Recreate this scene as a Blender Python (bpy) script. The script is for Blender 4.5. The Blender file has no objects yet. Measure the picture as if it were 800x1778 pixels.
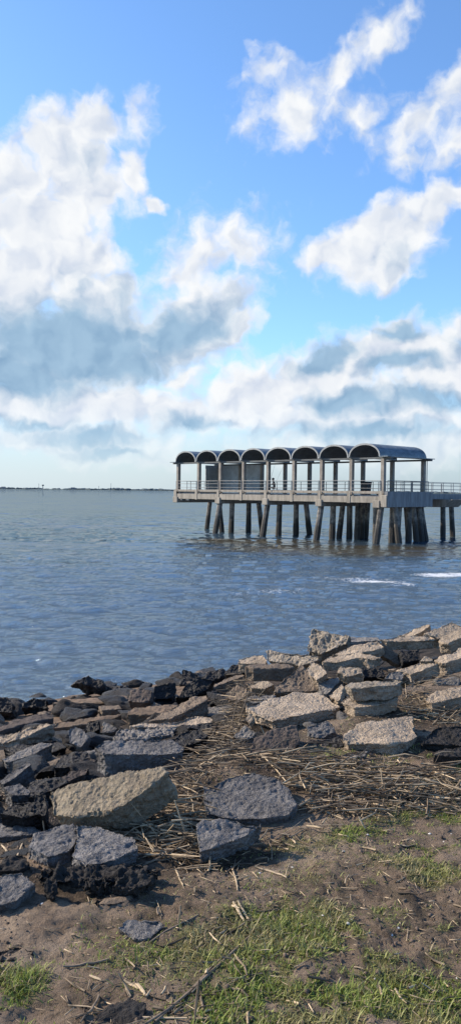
import bpy, bmesh, math, random
import numpy as np
from mathutils import Vector, Matrix
random.seed(7); RNG = np.random.default_rng(7)
R = math.radians
scene = bpy.context.scene
C = scene.collection

# ------------------------------------------------------------------ camera, sun, sky, exposure
CAMZ = 3.8; F = 1400.0
cam_d = bpy.data.cameras.new('camera'); cam = bpy.data.objects.new('camera', cam_d); C.objects.link(cam)
cam_d.sensor_fit = 'VERTICAL'; cam_d.sensor_height = 36; cam_d.lens = 36*F/1778
cam_d.clip_start = 0.1; cam_d.clip_end = 60000
cam.location = (0, 0, CAMZ)
CAMM = Matrix.Rotation(R(90-1.49), 3, 'X') @ Matrix.Rotation(R(0.6), 3, 'Z')
cam.rotation_euler = CAMM.to_euler()
scene.camera = cam

SUN_AZ, SUN_EL = R(-74), R(31)            # azimuth from +Y, clockwise positive
S = Vector((math.sin(SUN_AZ)*math.cos(SUN_EL), math.cos(SUN_AZ)*math.cos(SUN_EL), math.sin(SUN_EL)))
sun_d = bpy.data.lights.new('sun', 'SUN'); sun = bpy.data.objects.new('sun', sun_d); C.objects.link(sun)
sun_d.energy = 5.0; sun_d.angle = R(0.6); sun_d.color = (1.0, 0.85, 0.67)
sun.rotation_euler = S.to_track_quat('Z', 'Y').to_euler()
scene.view_settings.view_transform = 'Standard'; scene.view_settings.look = 'None'
scene.view_settings.exposure = 0.55; scene.view_settings.gamma = 1.0
SKY_STRENGTH = 0.14
scene.cycles.max_bounces = 6; scene.cycles.sample_clamp_indirect = 4.0

def ray(px, py):
    """world direction (scaled so that its Y is 1) through a point of the photograph"""
    d = CAMM @ Vector(((px-400)/F, -(py-889)/F, -1.0))
    return np.array([d.x/d.y, 1.0, d.z/d.y])
def at(px, py, Y):
    d = ray(px, py); return np.array([d[0]*Y, Y, CAMZ+d[2]*Y])
def on_z(px, py, z):
    d = ray(px, py); return at(px, py, (z-CAMZ)/d[2])

class N:
    """small helper for node trees"""
    def __init__(s, tree): s.t = tree; s.n = tree.nodes; s.l = tree.links
    def new(s, typ, **kw):
        n = s.n.new(typ)
        for k, v in kw.items(): setattr(n, k, v)
        return n
    def put(s, sock, v):
        if isinstance(v, bpy.types.NodeSocket): s.l.new(v, sock)
        elif v is not None: sock.default_value = v
    def math(s, op, a, b=None, c=None, clamp=False):
        n = s.new('ShaderNodeMath', operation=op, use_clamp=clamp)
        for i, v in enumerate((a, b, c)):
            if v is not None: s.put(n.inputs[i], v)
        return n.outputs[0]
    def vmath(s, op, a, b=None, sc=None):
        n = s.new('ShaderNodeVectorMath', operation=op); s.put(n.inputs[0], a)
        if b is not None: s.put(n.inputs[1], b)
        if sc is not None: s.put(n.inputs['Scale'], sc)
        return n.outputs['Value'] if op in ('LENGTH', 'DOT_PRODUCT') else n.outputs[0]
    def noise(s, vec, scale, detail=4, rough=.5, out='Fac', dist=0):
        n = s.new('ShaderNodeTexNoise'); s.put(n.inputs['Vector'], vec); n.inputs['Scale'].default_value = scale
        n.inputs['Detail'].default_value = detail; n.inputs['Roughness'].default_value = rough; n.inputs['Distortion'].default_value = dist
        return n.outputs[out]
    def voro(s, vec, scale, feature='F1', out='Distance'):
        n = s.new('ShaderNodeTexVoronoi', feature=feature); s.put(n.inputs['Vector'], vec); n.inputs['Scale'].default_value = scale
        return n.outputs[out]
    def map(s, v, a, b, c=0., d=1., smooth=True):
        n = s.new('ShaderNodeMapRange', interpolation_type='SMOOTHSTEP' if smooth else 'LINEAR')
        s.put(n.inputs[0], v)
        for i, x in enumerate((a, b, c, d)): s.put(n.inputs[1+i], x)
        return n.outputs[0]
    def mix(s, f, a, b, mode='MIX'):
        n = s.new('ShaderNodeMix', data_type='RGBA', blend_type=mode)
        s.put(n.inputs[0], f)
        for k, v in ((6, a), (7, b)):
            if not isinstance(v, bpy.types.NodeSocket): v = tuple(v)+(1,) if len(v) == 3 else v
            s.put(n.inputs[k], v)
        return n.outputs[2]
    def blob(s, p, cx, cy, rx, ry, rot=0, st=1.0):
        """1 at the centre of an ellipse, 0 at its edge, times st"""
        m = s.new('ShaderNodeMapping', vector_type='TEXTURE'); s.put(m.inputs['Vector'], p)
        m.inputs['Location'].default_value = (cx, cy, 0); m.inputs['Rotation'].default_value = (0, 0, R(rot)); m.inputs['Scale'].default_value = (rx, ry, 1)
        d = s.vmath('LENGTH', m.outputs[0])
        return s.math('MULTIPLY_ADD', d, -st, st)
    def blobs(s, p, rows):
        out = None
        for r in rows:
            b = s.blob(p, *r)
            out = b if out is None else s.math('SMOOTH_MAX', out, b, .12)
        return out

world = bpy.data.worlds.new('World'); scene.world = world; world.use_nodes = True
def build_sky():
    world.node_tree.nodes.clear(); g = N(world.node_tree)
    tc = g.new('ShaderNodeTexCoord'); d = g.vmath('NORMALIZE', tc.outputs['Generated'])
    sky = g.new('ShaderNodeTexSky', sky_type='NISHITA'); sky.sun_disc = False
    sky.sun_elevation = SUN_EL; sky.sun_rotation = SUN_AZ; sky.air_density = 1.0; sky.dust_density = 0.6; sky.ozone_density = 2.2
    hs = g.new('ShaderNodeHueSaturation'); hs.inputs['Saturation'].default_value = 1.03; hs.inputs['Value'].default_value = 1.0
    g.l.new(sky.outputs[0], hs.inputs['Color'])
    base = g.mix(1.0, hs.outputs[0], (0.86, 1.08, 1.30), 'MULTIPLY')
    sp = g.new('ShaderNodeSeparateXYZ'); g.l.new(d, sp.inputs[0])
    az = g.math('ARCTAN2', sp.outputs[0], sp.outputs[1]); el = g.math('ARCSINE', sp.outputs[2])
    U = 14.0                                           # one unit of (az, el) is 1/14 radian
    cv = g.new('ShaderNodeCombineXYZ'); g.l.new(g.math('MULTIPLY', az, U), cv.inputs[0]); g.l.new(g.math('MULTIPLY', el, U), cv.inputs[1])
    p = cv.outputs[0]
    def c(px, py, rx, ry, rot=0, st=1.0):              # a cloud lobe: direction in the sky and angular size
        q = ray(px, py); a = math.atan2(q[0], q[1]); e = math.atan2(q[2], math.hypot(q[0], q[1]))
        return (a*U, e*U, rx/100, ry/100, rot, st)
    w1 = g.vmath('SUBTRACT', g.noise(p, 1.1, 3, .55, 'Color'), (.5, .5, .5))
    w2 = g.vmath('SUBTRACT', g.noise(p, 3.6, 6, .55, 'Color'), (.5, .5, .5))
    pw = g.vmath('ADD', p, g.vmath('ADD', g.vmath('SCALE', w1, sc=.8), g.vmath('SCALE', w2, sc=.26)))
    cumul = [c(168,226,62,50), c(105,268,95,72), c(25,318,95,80), c(150,318,100,80), c(60,390,150,80), c(228,300,26,46), c(263,346,26,15,0,.8),
             c(240,202,30,34,0,.42), c(120,455,125,75), c(30,490,120,110), c(170,530,130,90), c(405,425,100,72,0,.50), c(335,465,85,80,20,.62),
             c(355,535,110,65,10,.95), c(408,565,60,30,25,.9), c(150,600,290,105), c(30,640,210,75), c(300,590,150,75),
             c(655,415,135,62,22), c(675,460,75,42), c(755,355,75,38,25,.9), c(565,440,55,32,0,.8), c(700,400,80,50),
             c(665,68,80,27,33,.62), c(590,120,115,36,35,.55), c(510,195,105,62,10,.52), c(470,130,45,40,0,.42), c(625,195,60,40,0,.30),
             c(735,215,95,48,28,.55), c(790,165,75,36,35,.65), c(790,255,60,40,0,.5), c(700,275,45,25,0,.35)]
    low = [c(150,705,260,62), c(40,700,150,55), c(300,722,110,45), c(160,757,170,28,0,.9), c(190,782,130,18,0,.9),
           c(440,690,150,75,15,.95), c(560,650,165,72,18), c(700,612,150,62,8), c(800,640,150,80), c(690,560,70,26,10,.7), c(800,575,60,26,0,.8), c(620,715,290,80), c(700,775,380,50,0,.8), c(120,765,260,36,0,.75), c(300,800,260,18,0,.5), c(320,655,90,35,20,.6),
           c(1100,600,260,120), c(-400,560,330,170)]
    hi = g.blobs(pw, cumul); lo = g.blobs(pw, low)
    cov = g.math('MAXIMUM', hi, lo)
    fb = g.math('SUBTRACT', g.noise(pw, 2.4, 9, .57), .5)
    off = Vector((-.13, .16, 0))
    def billow(v):                                     # rounded heaps of cumulus
        n = g.new('ShaderNodeTexVoronoi', feature='SMOOTH_F1', voronoi_dimensions='2D'); g.l.new(v, n.inputs['Vector']); n.inputs['Scale'].default_value = 1.9
        n.inputs['Detail'].default_value = 2.0; n.inputs['Roughness'].default_value = .45; n.inputs['Smoothness'].default_value = .9; n.normalize = True
        return n.outputs['Distance']
    b1 = billow(pw)
    relief = g.math('SUBTRACT', billow(g.vmath('ADD', pw, off)), b1)      # faces turned to the sun
    body = g.math('MULTIPLY_ADD', g.math('SUBTRACT', .38, b1), .55, g.math('MULTIPLY_ADD', fb, 1.0, cov))
    alpha = g.map(body, -.04, 0.58)
    thick = g.map(body, 0.25, 0.95)
    darkb = g.blobs(pw, [c(130,600,270,95,0,1.7), c(20,655,210,55,0,1.6), c(310,575,150,62,18,1.5), c(200,540,130,50,0,.8), c(150,500,90,50,0,.45), c(210,520,70,50,0,.7), c(230,640,100,45,0,1.4),
                         c(160,758,150,24,0,1.3), c(190,782,110,15,0,1.3), c(330,738,100,26,0,1.1), c(60,735,110,16,0,1.1), 
                         c(565,618,80,34,20,1.5), c(690,632,105,28,5,1.5), c(690,570,85,28,0,1.4), c(610,698,130,38,0,1.5), c(745,695,140,36,0,1.4), c(800,590,60,30,0,.8), 
                         c(640,752,230,30,0,1.2), c(710,450,90,50,10,.4), c(150,290,50,30,0,.3)])
    dark = g.math('MULTIPLY_ADD', relief, -.7, g.math('MULTIPLY_ADD', fb, .8, darkb))
    dark = g.math('MULTIPLY', g.map(dark, -.05, 1.1), .97)
    tint = g.map(g.math('MULTIPLY_ADD', relief, 1.5, .66), 0, 1)
    bright = g.mix(tint, (.38, .44, .55), (.66, .67, .68))
    core = g.map(body, .55, 1.15)
    bright = g.mix(g.math('MULTIPLY', core, .35), bright, (.42, .47, .56))
    grey = g.mix(tint, (.155, .265, .395), (.25, .375, .50))
    col = g.mix(dark, bright, grey)
    e = g.map(el, 0.0, R(11.5), 1, 0, smooth=True)
    haze = g.mix(g.map(az, -.35, .3), (.47, .53, .57), (.32, .39, .46))
    emis = g.vmath('SCALE', base, sc=SKY_STRENGTH)
    left = g.math('MULTIPLY', g.map(az, .12, -.45), g.map(el, R(34), R(10)))
    emis = g.mix(g.math('MULTIPLY', left, .45), emis, (.28, .48, .68))
    # thin veil near the horizon, in front of blue and cloud alike
    emis = g.mix(g.math('MULTIPLY', g.math('POWER', e, 1.2), .8), emis, haze)
    thin = g.math('MULTIPLY', alpha, g.math('SUBTRACT', 1.0, g.math('MULTIPLY', g.math('POWER', e, 4.0), .7)))
    out = g.mix(thin, emis, col)
    up = g.map(sp.outputs[2], -.03, 0)
    out = g.mix(up, (.16, .2, .24), out)
    bg = g.new('ShaderNodeBackground'); g.l.new(out, bg.inputs[0]); bg.inputs[1].default_value = 1.0
    o = g.new('ShaderNodeOutputWorld'); g.l.new(bg.outputs[0], o.inputs[0])
build_sky()
world.cycles.sampling_method = 'MANUAL'; world.cycles.sample_map_resolution = 512

# ------------------------------------------------------------------ helpers
def tag(o, label=None, cat=None, group=None, kind=None):
    for k, v in (('label', label), ('category', cat), ('group', group), ('kind', kind)):
        if v: o[k] = v
    return o
def link(name, me, mat=None, parent=None, loc=None):
    o = bpy.data.objects.new(name, me); C.objects.link(o)
    if mat is not None and me is not None: me.materials.append(mat)
    if parent is not None: o.parent = parent
    if loc is not None: o.location = loc
    return o
def mesh_np(name, v, f):
    """v (n,3), f (m,k) all faces of k corners"""
    me = bpy.data.meshes.new(name); v = np.asarray(v, np.float32); f = np.asarray(f, np.int32); k = f.shape[1]
    me.vertices.add(len(v)); me.vertices.foreach_set('co', v.ravel())
    me.loops.add(f.size); me.loops.foreach_set('vertex_index', f.ravel())
    me.polygons.add(len(f)); me.polygons.foreach_set('loop_start', np.arange(0, f.size, k, dtype=np.int32))
    me.update(calc_edges=True); me.validate(); return me
def smooth(me): me.polygons.foreach_set('use_smooth', np.ones(len(me.polygons), bool)); me.update(); return me
def empty(name, loc=(0, 0, 0), rz=0): 
    o = bpy.data.objects.new(name, None); C.objects.link(o); o.location = loc; o.rotation_euler = (0, 0, rz); return o

def _h(ix, iy, iz, seed):
    n = (ix*374761393 + iy*668265263 + iz*2147483647 + seed*1274126177) & 0xffffffff
    n = ((n ^ (n >> 13))*1274126177) & 0xffffffff
    return ((n ^ (n >> 16)) & 0xffff)/65535.0
def vnoise(p, seed=0):
    i = np.floor(p).astype(np.int64); f = p-i; f = f*f*(3-2*f); r = 0
    for dx in (0, 1):
        for dy in (0, 1):
            for dz in (0, 1):
                w = (f[:, 0] if dx else 1-f[:, 0])*(f[:, 1] if dy else 1-f[:, 1])*(f[:, 2] if dz else 1-f[:, 2])
                r = r+w*_h(i[:, 0]+dx, i[:, 1]+dy, i[:, 2]+dz, seed)
    return r*2-1
def fbm(p, oct=4, seed=0, rough=.5):
    a = 1; s = 0; r = 0
    for k in range(oct): r = r+a*vnoise(p*2**k+k*7.3, seed+k); s += a; a *= rough
    return r/s

class MB:
    def __init__(s): s.bm = bmesh.new()
    def box(s, a, b, c, size):
        """box from a local frame: origin a, unit axes b (3 vectors), size (3)"""
        vs = [s.bm.verts.new(Vector(a)+b[0]*(i*size[0])+b[1]*(j*size[1])+b[2]*(k*size[2])) for i in (0, 1) for j in (0, 1) for k in (0, 1)]
        for q in ((0, 1, 3, 2), (4, 6, 7, 5), (0, 4, 5, 1), (2, 3, 7, 6), (0, 2, 6, 4), (1, 5, 7, 3)): s.bm.faces.new([vs[i] for i in q])
        return s
    def cbox(s, x0, x1, y0, y1, z0, z1, fr=None):
        o, u, v = fr or (Vector((0, 0, 0)), Vector((1, 0, 0)), Vector((0, 1, 0)))
        return s.box(o+u*x0+v*y0+Vector((0, 0, z0)), (u, v, Vector((0, 0, 1))), None, (x1-x0, y1-y0, z1-z0))
    def tube(s, pts, rad, n=6, cap=True):
        pts = [Vector(p) for p in pts]; rings = []
        if not hasattr(rad, '__len__'): rad = [rad]*len(pts)
        for i, p in enumerate(pts):
            t = (pts[min(i+1, len(pts)-1)]-pts[max(i-1, 0)]).normalized()
            a = t.orthogonal().normalized() if abs(t.z) > .9 else t.cross(Vector((0, 0, 1))).normalized(); b = t.cross(a)
            rings.append([s.bm.verts.new(p+(a*math.cos(2*math.pi*k/n)+b*math.sin(2*math.pi*k/n))*rad[i]) for k in range(n)])
        for r0, r1 in zip(rings, rings[1:]):
            for k in range(n): s.bm.faces.new((r0[k], r0[(k+1) % n], r1[(k+1) % n], r1[k]))
        if cap: s.bm.faces.new(rings[0]); s.bm.faces.new(rings[-1])
        return s
    def build(s, name, mat, parent=None, bevel=0, sm=False):
        bmesh.ops.recalc_face_normals(s.bm, faces=s.bm.faces)
        if bevel: bmesh.ops.bevel(s.bm, geom=s.bm.edges[:], offset=bevel, segments=1, affect='EDGES')
        me = bpy.data.meshes.new(name); s.bm.to_mesh(me); s.bm.free()
        if sm: smooth(me)
        return link(name, me, mat, parent)

# ------------------------------------------------------------------ materials
def material(name):
    m = bpy.data.materials.new(name); m.use_nodes = True; g = N(m.node_tree)
    b = m.node_tree.nodes['Principled BSDF']; return m, g, b
def bump(g, b, h, strength=.5, dist=.01):
    n = g.new('ShaderNodeBump'); n.inputs['Strength'].default_value = strength; n.inputs['Distance'].default_value = dist
    g.l.new(h, n.inputs['Height']); g.l.new(n.outputs[0], b.inputs['Normal'])
def rock_mat(name, c1, c2, speck=(.5, .5, .48), specks=.35, dirt=(.05, .04, .035), dirty=.5, rough=.9, fine=120, bs=.7, bd=.02):
    m, g, b = material(name); tc = g.new('ShaderNodeTexCoord').outputs['Object']
    oi = g.new('ShaderNodeObjectInfo').outputs['Random']
    p = g.vmath('ADD', tc, g.vmath('SCALE', (7.1, 3.3, 5.7), sc=oi))
    col = g.mix(g.map(g.noise(p, 5, 5, .6), .35, .65), c1, c2)
    col = g.mix(g.math('MULTIPLY', g.map(g.noise(p, 38, 5, .8), .50, .62), .75), col, tuple(x*.55 for x in c1))
    col = g.mix(g.math('MULTIPLY', g.map(g.noise(p, 70, 3, .8), .56, .66), .6), col, tuple(min(.75, x*1.5) for x in c1))
    sp = g.map(g.voro(p, 95), .0, .30, 1, 0)
    sel = g.map(g.noise(p, 40, 2), .5, .6)
    col = g.mix(g.math('MULTIPLY', g.math('MULTIPLY', sp, sel), specks), col, speck)
    col = g.mix(g.math('MULTIPLY', g.map(g.noise(p, 9, 6, .7), .5, .72), dirty), col, dirt)
    v = g.math('MULTIPLY_ADD', oi, .36, .82)
    col = g.mix(1.0, col, g.new('ShaderNodeCombineColor').outputs[0], 'MIX') if False else g.vmath('SCALE', col, sc=v)
    g.l.new(col, b.inputs['Base Color']); b.inputs['Roughness'].default_value = rough
    b.inputs['Specular IOR Level'].default_value = .3
    h = g.math('MULTIPLY_ADD', g.noise(p, fine, 5, .75), 1.0, g.math('MULTIPLY', g.voro(p, fine*.6), .8))
    h = g.math('ADD', h, g.math('MULTIPLY', g.noise(p, 28, 4, .7), 1.6))
    bump(g, b, h, bs, bd)
    return m
M = {}
M['tan'] = rock_mat('weathered_tan_concrete', (.43, .345, .255), (.30, .24, .178), (.62, .56, .47), .5, (.13, .10, .07), .5)
M['pit'] = rock_mat('pitted_pale_concrete', (.44, .375, .295), (.29, .245, .19), (.6, .56, .5), .5, (.09, .08, .06), .7, fine=70, bs=1.0)
M['olive'] = rock_mat('weathered_olive_tan_concrete', (.34, .285, .205), (.23, .19, .14), (.5, .46, .38), .5, (.08, .065, .045), .6, fine=60, bs=.9)
M['brown'] = rock_mat('brown_concrete', (.24, .185, .135), (.16, .125, .095), (.4, .35, .28), .25, (.07, .055, .04), .5)
M['blue'] = rock_mat('blue_grey_stone', (.25, .24, .235), (.14, .135, .135), (.46, .45, .44), .6, (.05, .055, .065), .6, fine=38, bs=1.0, bd=.04)
M['grey'] = rock_mat('grey_concrete', (.26, .24, .215), (.17, .155, .14), (.42, .40, .37), .5, (.06, .06, .06), .6, fine=80, bs=.9)
M['dark'] = rock_mat('dark_wet_stone', (.035, .033, .034), (.018, .018, .020), (.14, .14, .14), .2, (.008, .008, .009), .6, rough=.5, fine=60, bs=1.0)
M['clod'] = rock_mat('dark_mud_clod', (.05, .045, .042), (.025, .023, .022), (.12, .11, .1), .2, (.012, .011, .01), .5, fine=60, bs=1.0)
M['sand'] = rock_mat('sand_covered_ledge', (.22, .155, .105), (.15, .11, .075), (.3, .25, .2), .2, (.05, .04, .03), .5, fine=90, bs=.4)
M['mud'] = rock_mat('mud_brown_stone', (.115, .09, .075), (.075, .06, .052), (.2, .17, .15), .2, (.03, .025, .02), .5, fine=90, bs=.5)

def simple(name, col, rough=.8, metal=0, nscale=6, var=.35, bs=.2, stretch=None):
    m, g, b = material(name); tc = g.new('ShaderNodeTexCoord').outputs['Object']
    if stretch: tc = g.vmath('MULTIPLY', tc, stretch)
    f = g.map(g.noise(tc, nscale, 6, .65), .3, .7)
    c = g.mix(f, tuple(x*(1-var) for x in col), tuple(min(1, x*(1+var)) for x in col))
    g.l.new(c, b.inputs['Base Color']); b.inputs['Roughness'].default_value = rough; b.inputs['Metallic'].default_value = metal
    bump(g, b, g.noise(tc, nscale*6, 4, .6), bs, .02); return m
M['deck'] = simple('weathered_pier_concrete', (.23, .208, .175), .85, nscale=1.6, var=.3, stretch=(2.5, 2.5, .5))
M['deck2'] = simple('shaded_pier_concrete', (.15, .16, .17), .85, nscale=1.4, var=.28, stretch=(2.5, 2.5, .5))  # darker, bluer copy of the pier concrete, with the unlit end's shade in it
M['post'] = simple('pier_post_concrete', (.21, .19, .165), .85, nscale=1.5, var=.25)
M['rail'] = simple('galvanised_rail', (.17, .18, .19), .6, .2, 3, .15)
M['rail_dark'] = simple('dark_rail', (.10, .11, .12), .5, .3, 3, .15)
M['panel'] = simple('grey_painted_panel', (.34, .39, .42), .7, 0, 2.0, .18, .1)
M['soffit'] = simple('shaded_vault_lining', (.075, .085, .09), .8, 0, 2.0, .2)  # dark tone with the shade inside the vaults painted in
M['trim'] = simple('pale_eave_trim', (.22, .235, .24), .6, .2, 3, .15)
M['bird'] = simple('black_plastic', (.02, .02, .025), .6)
def roof_mat():
    m, g, b = material('corrugated_blue_grey_roof'); tc = g.new('ShaderNodeTexCoord').outputs['Object']
    f = g.map(g.noise(g.vmath('MULTIPLY', tc, (1, 1, 3)), 1.2, 6, .7), .3, .7)
    c = g.mix(f, (.09, .12, .145), (.20, .24, .27))
    g.l.new(c, b.inputs['Base Color']); b.inputs['Roughness'].default_value = .45; b.inputs['Metallic'].default_value = .35; return m
M['roof'] = roof_mat()
def pile_mat():
    m, g, b = material('tide_stained_pile'); tc = g.new('ShaderNodeTexCoord').outputs['Object']
    geo = g.new('ShaderNodeNewGeometry').outputs['Position']; sp = g.new('ShaderNodeSeparateXYZ'); g.l.new(geo, sp.inputs[0])
    z = g.math('MULTIPLY_ADD', g.math('SUBTRACT', g.noise(geo, 1.5, 5, .7), .5), 1.6, sp.outputs[2])
    oi = g.new('ShaderNodeObjectInfo').outputs['Random']
    top = g.mix(g.map(g.noise(geo, 3, 6, .7), .35, .65), (.07, .065, .06), (.27, .25, .22))
    top = g.vmath('SCALE', top, sc=g.math('MULTIPLY_ADD', oi, .7, .45))
    c = g.mix(g.map(z, .9, 2.1, 1, 0), top, (.025, .023, .02))
    g.l.new(c, b.inputs['Base Color']); b.inputs['Roughness'].default_value = .75; bump(g, b, g.noise(geo, 14, 5, .7), .8, .06); return m
M['pile'] = pile_mat()

# ------------------------------------------------------------------ the lie of the land
CR = np.array([-1.0, 3.3]); NV = np.array([-.78, .626]); SV = np.array([.626, .78])
def ts(x, y): 
    dx = x-CR[0]; dy = y-CR[1]; return dx*NV[0]+dy*NV[1], dx*SV[0]+dy*SV[1]
def shore_w(s): return np.interp(s, [-40, 7, 18, 60], [9.0, 8.8, 5.6, 5.6])
def terr(x, y):
    x = np.asarray(x, float); y = np.asarray(y, float)
    t, s = ts(x, y); w = shore_w(s)
    k = np.clip(t/w, -.0, 2.2); z = 2.2-2.2*(np.power(k, .92))
    z = np.where(t < 0, 2.2-.0*t, z)
    q = np.stack([x*.9, y*.9, 0*x], -1).reshape(-1, 3)
    z = z+(fbm(q, 3, 5)*.05).reshape(x.shape)
    return np.maximum(z, -2.5)
def hit(px, py, lift=0.0):
    d = ray(px, py); Y = np.arange(1.2, 40, .02)
    g = CAMZ+d[2]*Y-(terr(d[0]*Y, Y)+lift); i = int(np.argmax(g < 0)); return at(px, py, Y[i])

# ------------------------------------------------------------------ rocks
FOOT = []      # (x, y, radius list, bottom z) footprints that carry the ground up beneath a rock
def remeshed(bm, voxel):
    me = bpy.data.meshes.new('tmp'); bmesh.ops.recalc_face_normals(bm, faces=bm.faces); bm.to_mesh(me); bm.free()
    o = bpy.data.objects.new('tmp', me); C.objects.link(o)
    md = o.modifiers.new('r', 'REMESH'); md.mode = 'VOXEL'; md.voxel_size = voxel
    dg = bpy.context.evaluated_depsgraph_get(); me2 = bpy.data.meshes.new_from_object(o.evaluated_get(dg))
    bpy.data.objects.remove(o); bpy.data.meshes.remove(me); return me2
def roughen(me, size, seed, amp=1.0, pit=0.0):
    n = len(me.vertices); co = np.empty(n*3, np.float32); me.vertices.foreach_get('co', co); co = co.reshape(-1, 3).astype(float)
    no = np.empty(n*3, np.float32); me.vertices.foreach_get('normal', no); no = no.reshape(-1, 3)
    d = fbm(co/(size*.45)+seed, 3, seed)*.055*size*amp + fbm(co/.085+seed, 4, seed+9, .65)*.015*amp + np.abs(fbm(co/.034+seed, 3, seed+17, .7))*-.014*(1+pit)
    d -= .006
    st = fbm(co*np.array([1, 1, 4.])/.16+seed, 2, seed+50); d += np.where(np.abs(no[:, 2]) < .6, np.round(st*3)/3*.010, 0)
    if pit: d += np.minimum(0, fbm(co/.05+3*seed, 2, seed+31)+.05)*.05*pit
    co = co+no*d[:, None]; me.vertices.foreach_set('co', co.astype(np.float32).ravel()); me.update(); return me
def slab(label, poly, mat, n=(0, 0, 1), thick=.12, Y=None, name='concrete_slab', cat='rock', amp=1.0, pit=0.0, lift=.8, ai=None):
    seed = len(FOOT)+11; n = np.array(n, float); n /= np.linalg.norm(n); rnd = random.Random(seed)
    ai = ai if ai is not None else max(range(len(poly)), key=lambda i: poly[i][1])
    a = hit(*poly[ai], lift=thick*lift*n[2]) if Y is None else at(*poly[ai], Y)
    cam0 = np.array([0, 0, CAMZ]); P = []
    for (px, py) in poly:
        d = ray(px, py); den = d@n; s = ((a-cam0)@n)/den
        s = min(max(s, a[1]*.8), a[1]*1.45); P.append(cam0+d*s)
    # roughened outline
    Q = []
    L = np.mean([np.linalg.norm(P[i]-P[i-1]) for i in range(len(P))])
    for i in range(len(P)):
        p, q = P[i], P[(i+1) % len(P)]; m = max(1, int(np.linalg.norm(q-p)/.05))
        for k in range(m):
            r = p+(q-p)*k/m
            j = np.array([rnd.uniform(-1, 1), rnd.uniform(-1, 1), 0])*min(.010, .05*L)*amp; Q.append(r+j-n*(j@n))
    Q = np.array(Q); cen = Q.mean(0); size = float(np.ptp(Q, axis=0).max())
    taper = rnd.uniform(.90, 1.0); low = Q-n*thick; low = low.mean(0)+(low-low.mean(0))*taper
    bot = float(min(low[:, 2].min(), Q[:, 2].min())); base = np.array([low[:, 0].mean(), low[:, 1].mean(), bot])
    bm = bmesh.new(); T = [bm.verts.new(q-base) for q in Q]; B = [bm.verts.new(q-base) for q in low]
    bm.faces.new(T); bm.faces.new(B[::-1]); k = len(T)
    for i in range(k): bm.faces.new((T[i], B[i], B[(i+1) % k], T[(i+1) % k]))
    me = remeshed(bm, max(.0055, size/130, base[1]*.0011)); roughen(me, size, seed, amp, pit); smooth(me)
    o = link(name, me, M[mat], loc=base); o.data.name = name
    tag(o, label, cat, 'broken rocks and slabs of the shore', 'thing'); c2 = low[:, :2].mean(0)
    FOOT.append((low[:, :2], bot, Q[:, 2].max()))
    return o

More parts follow.
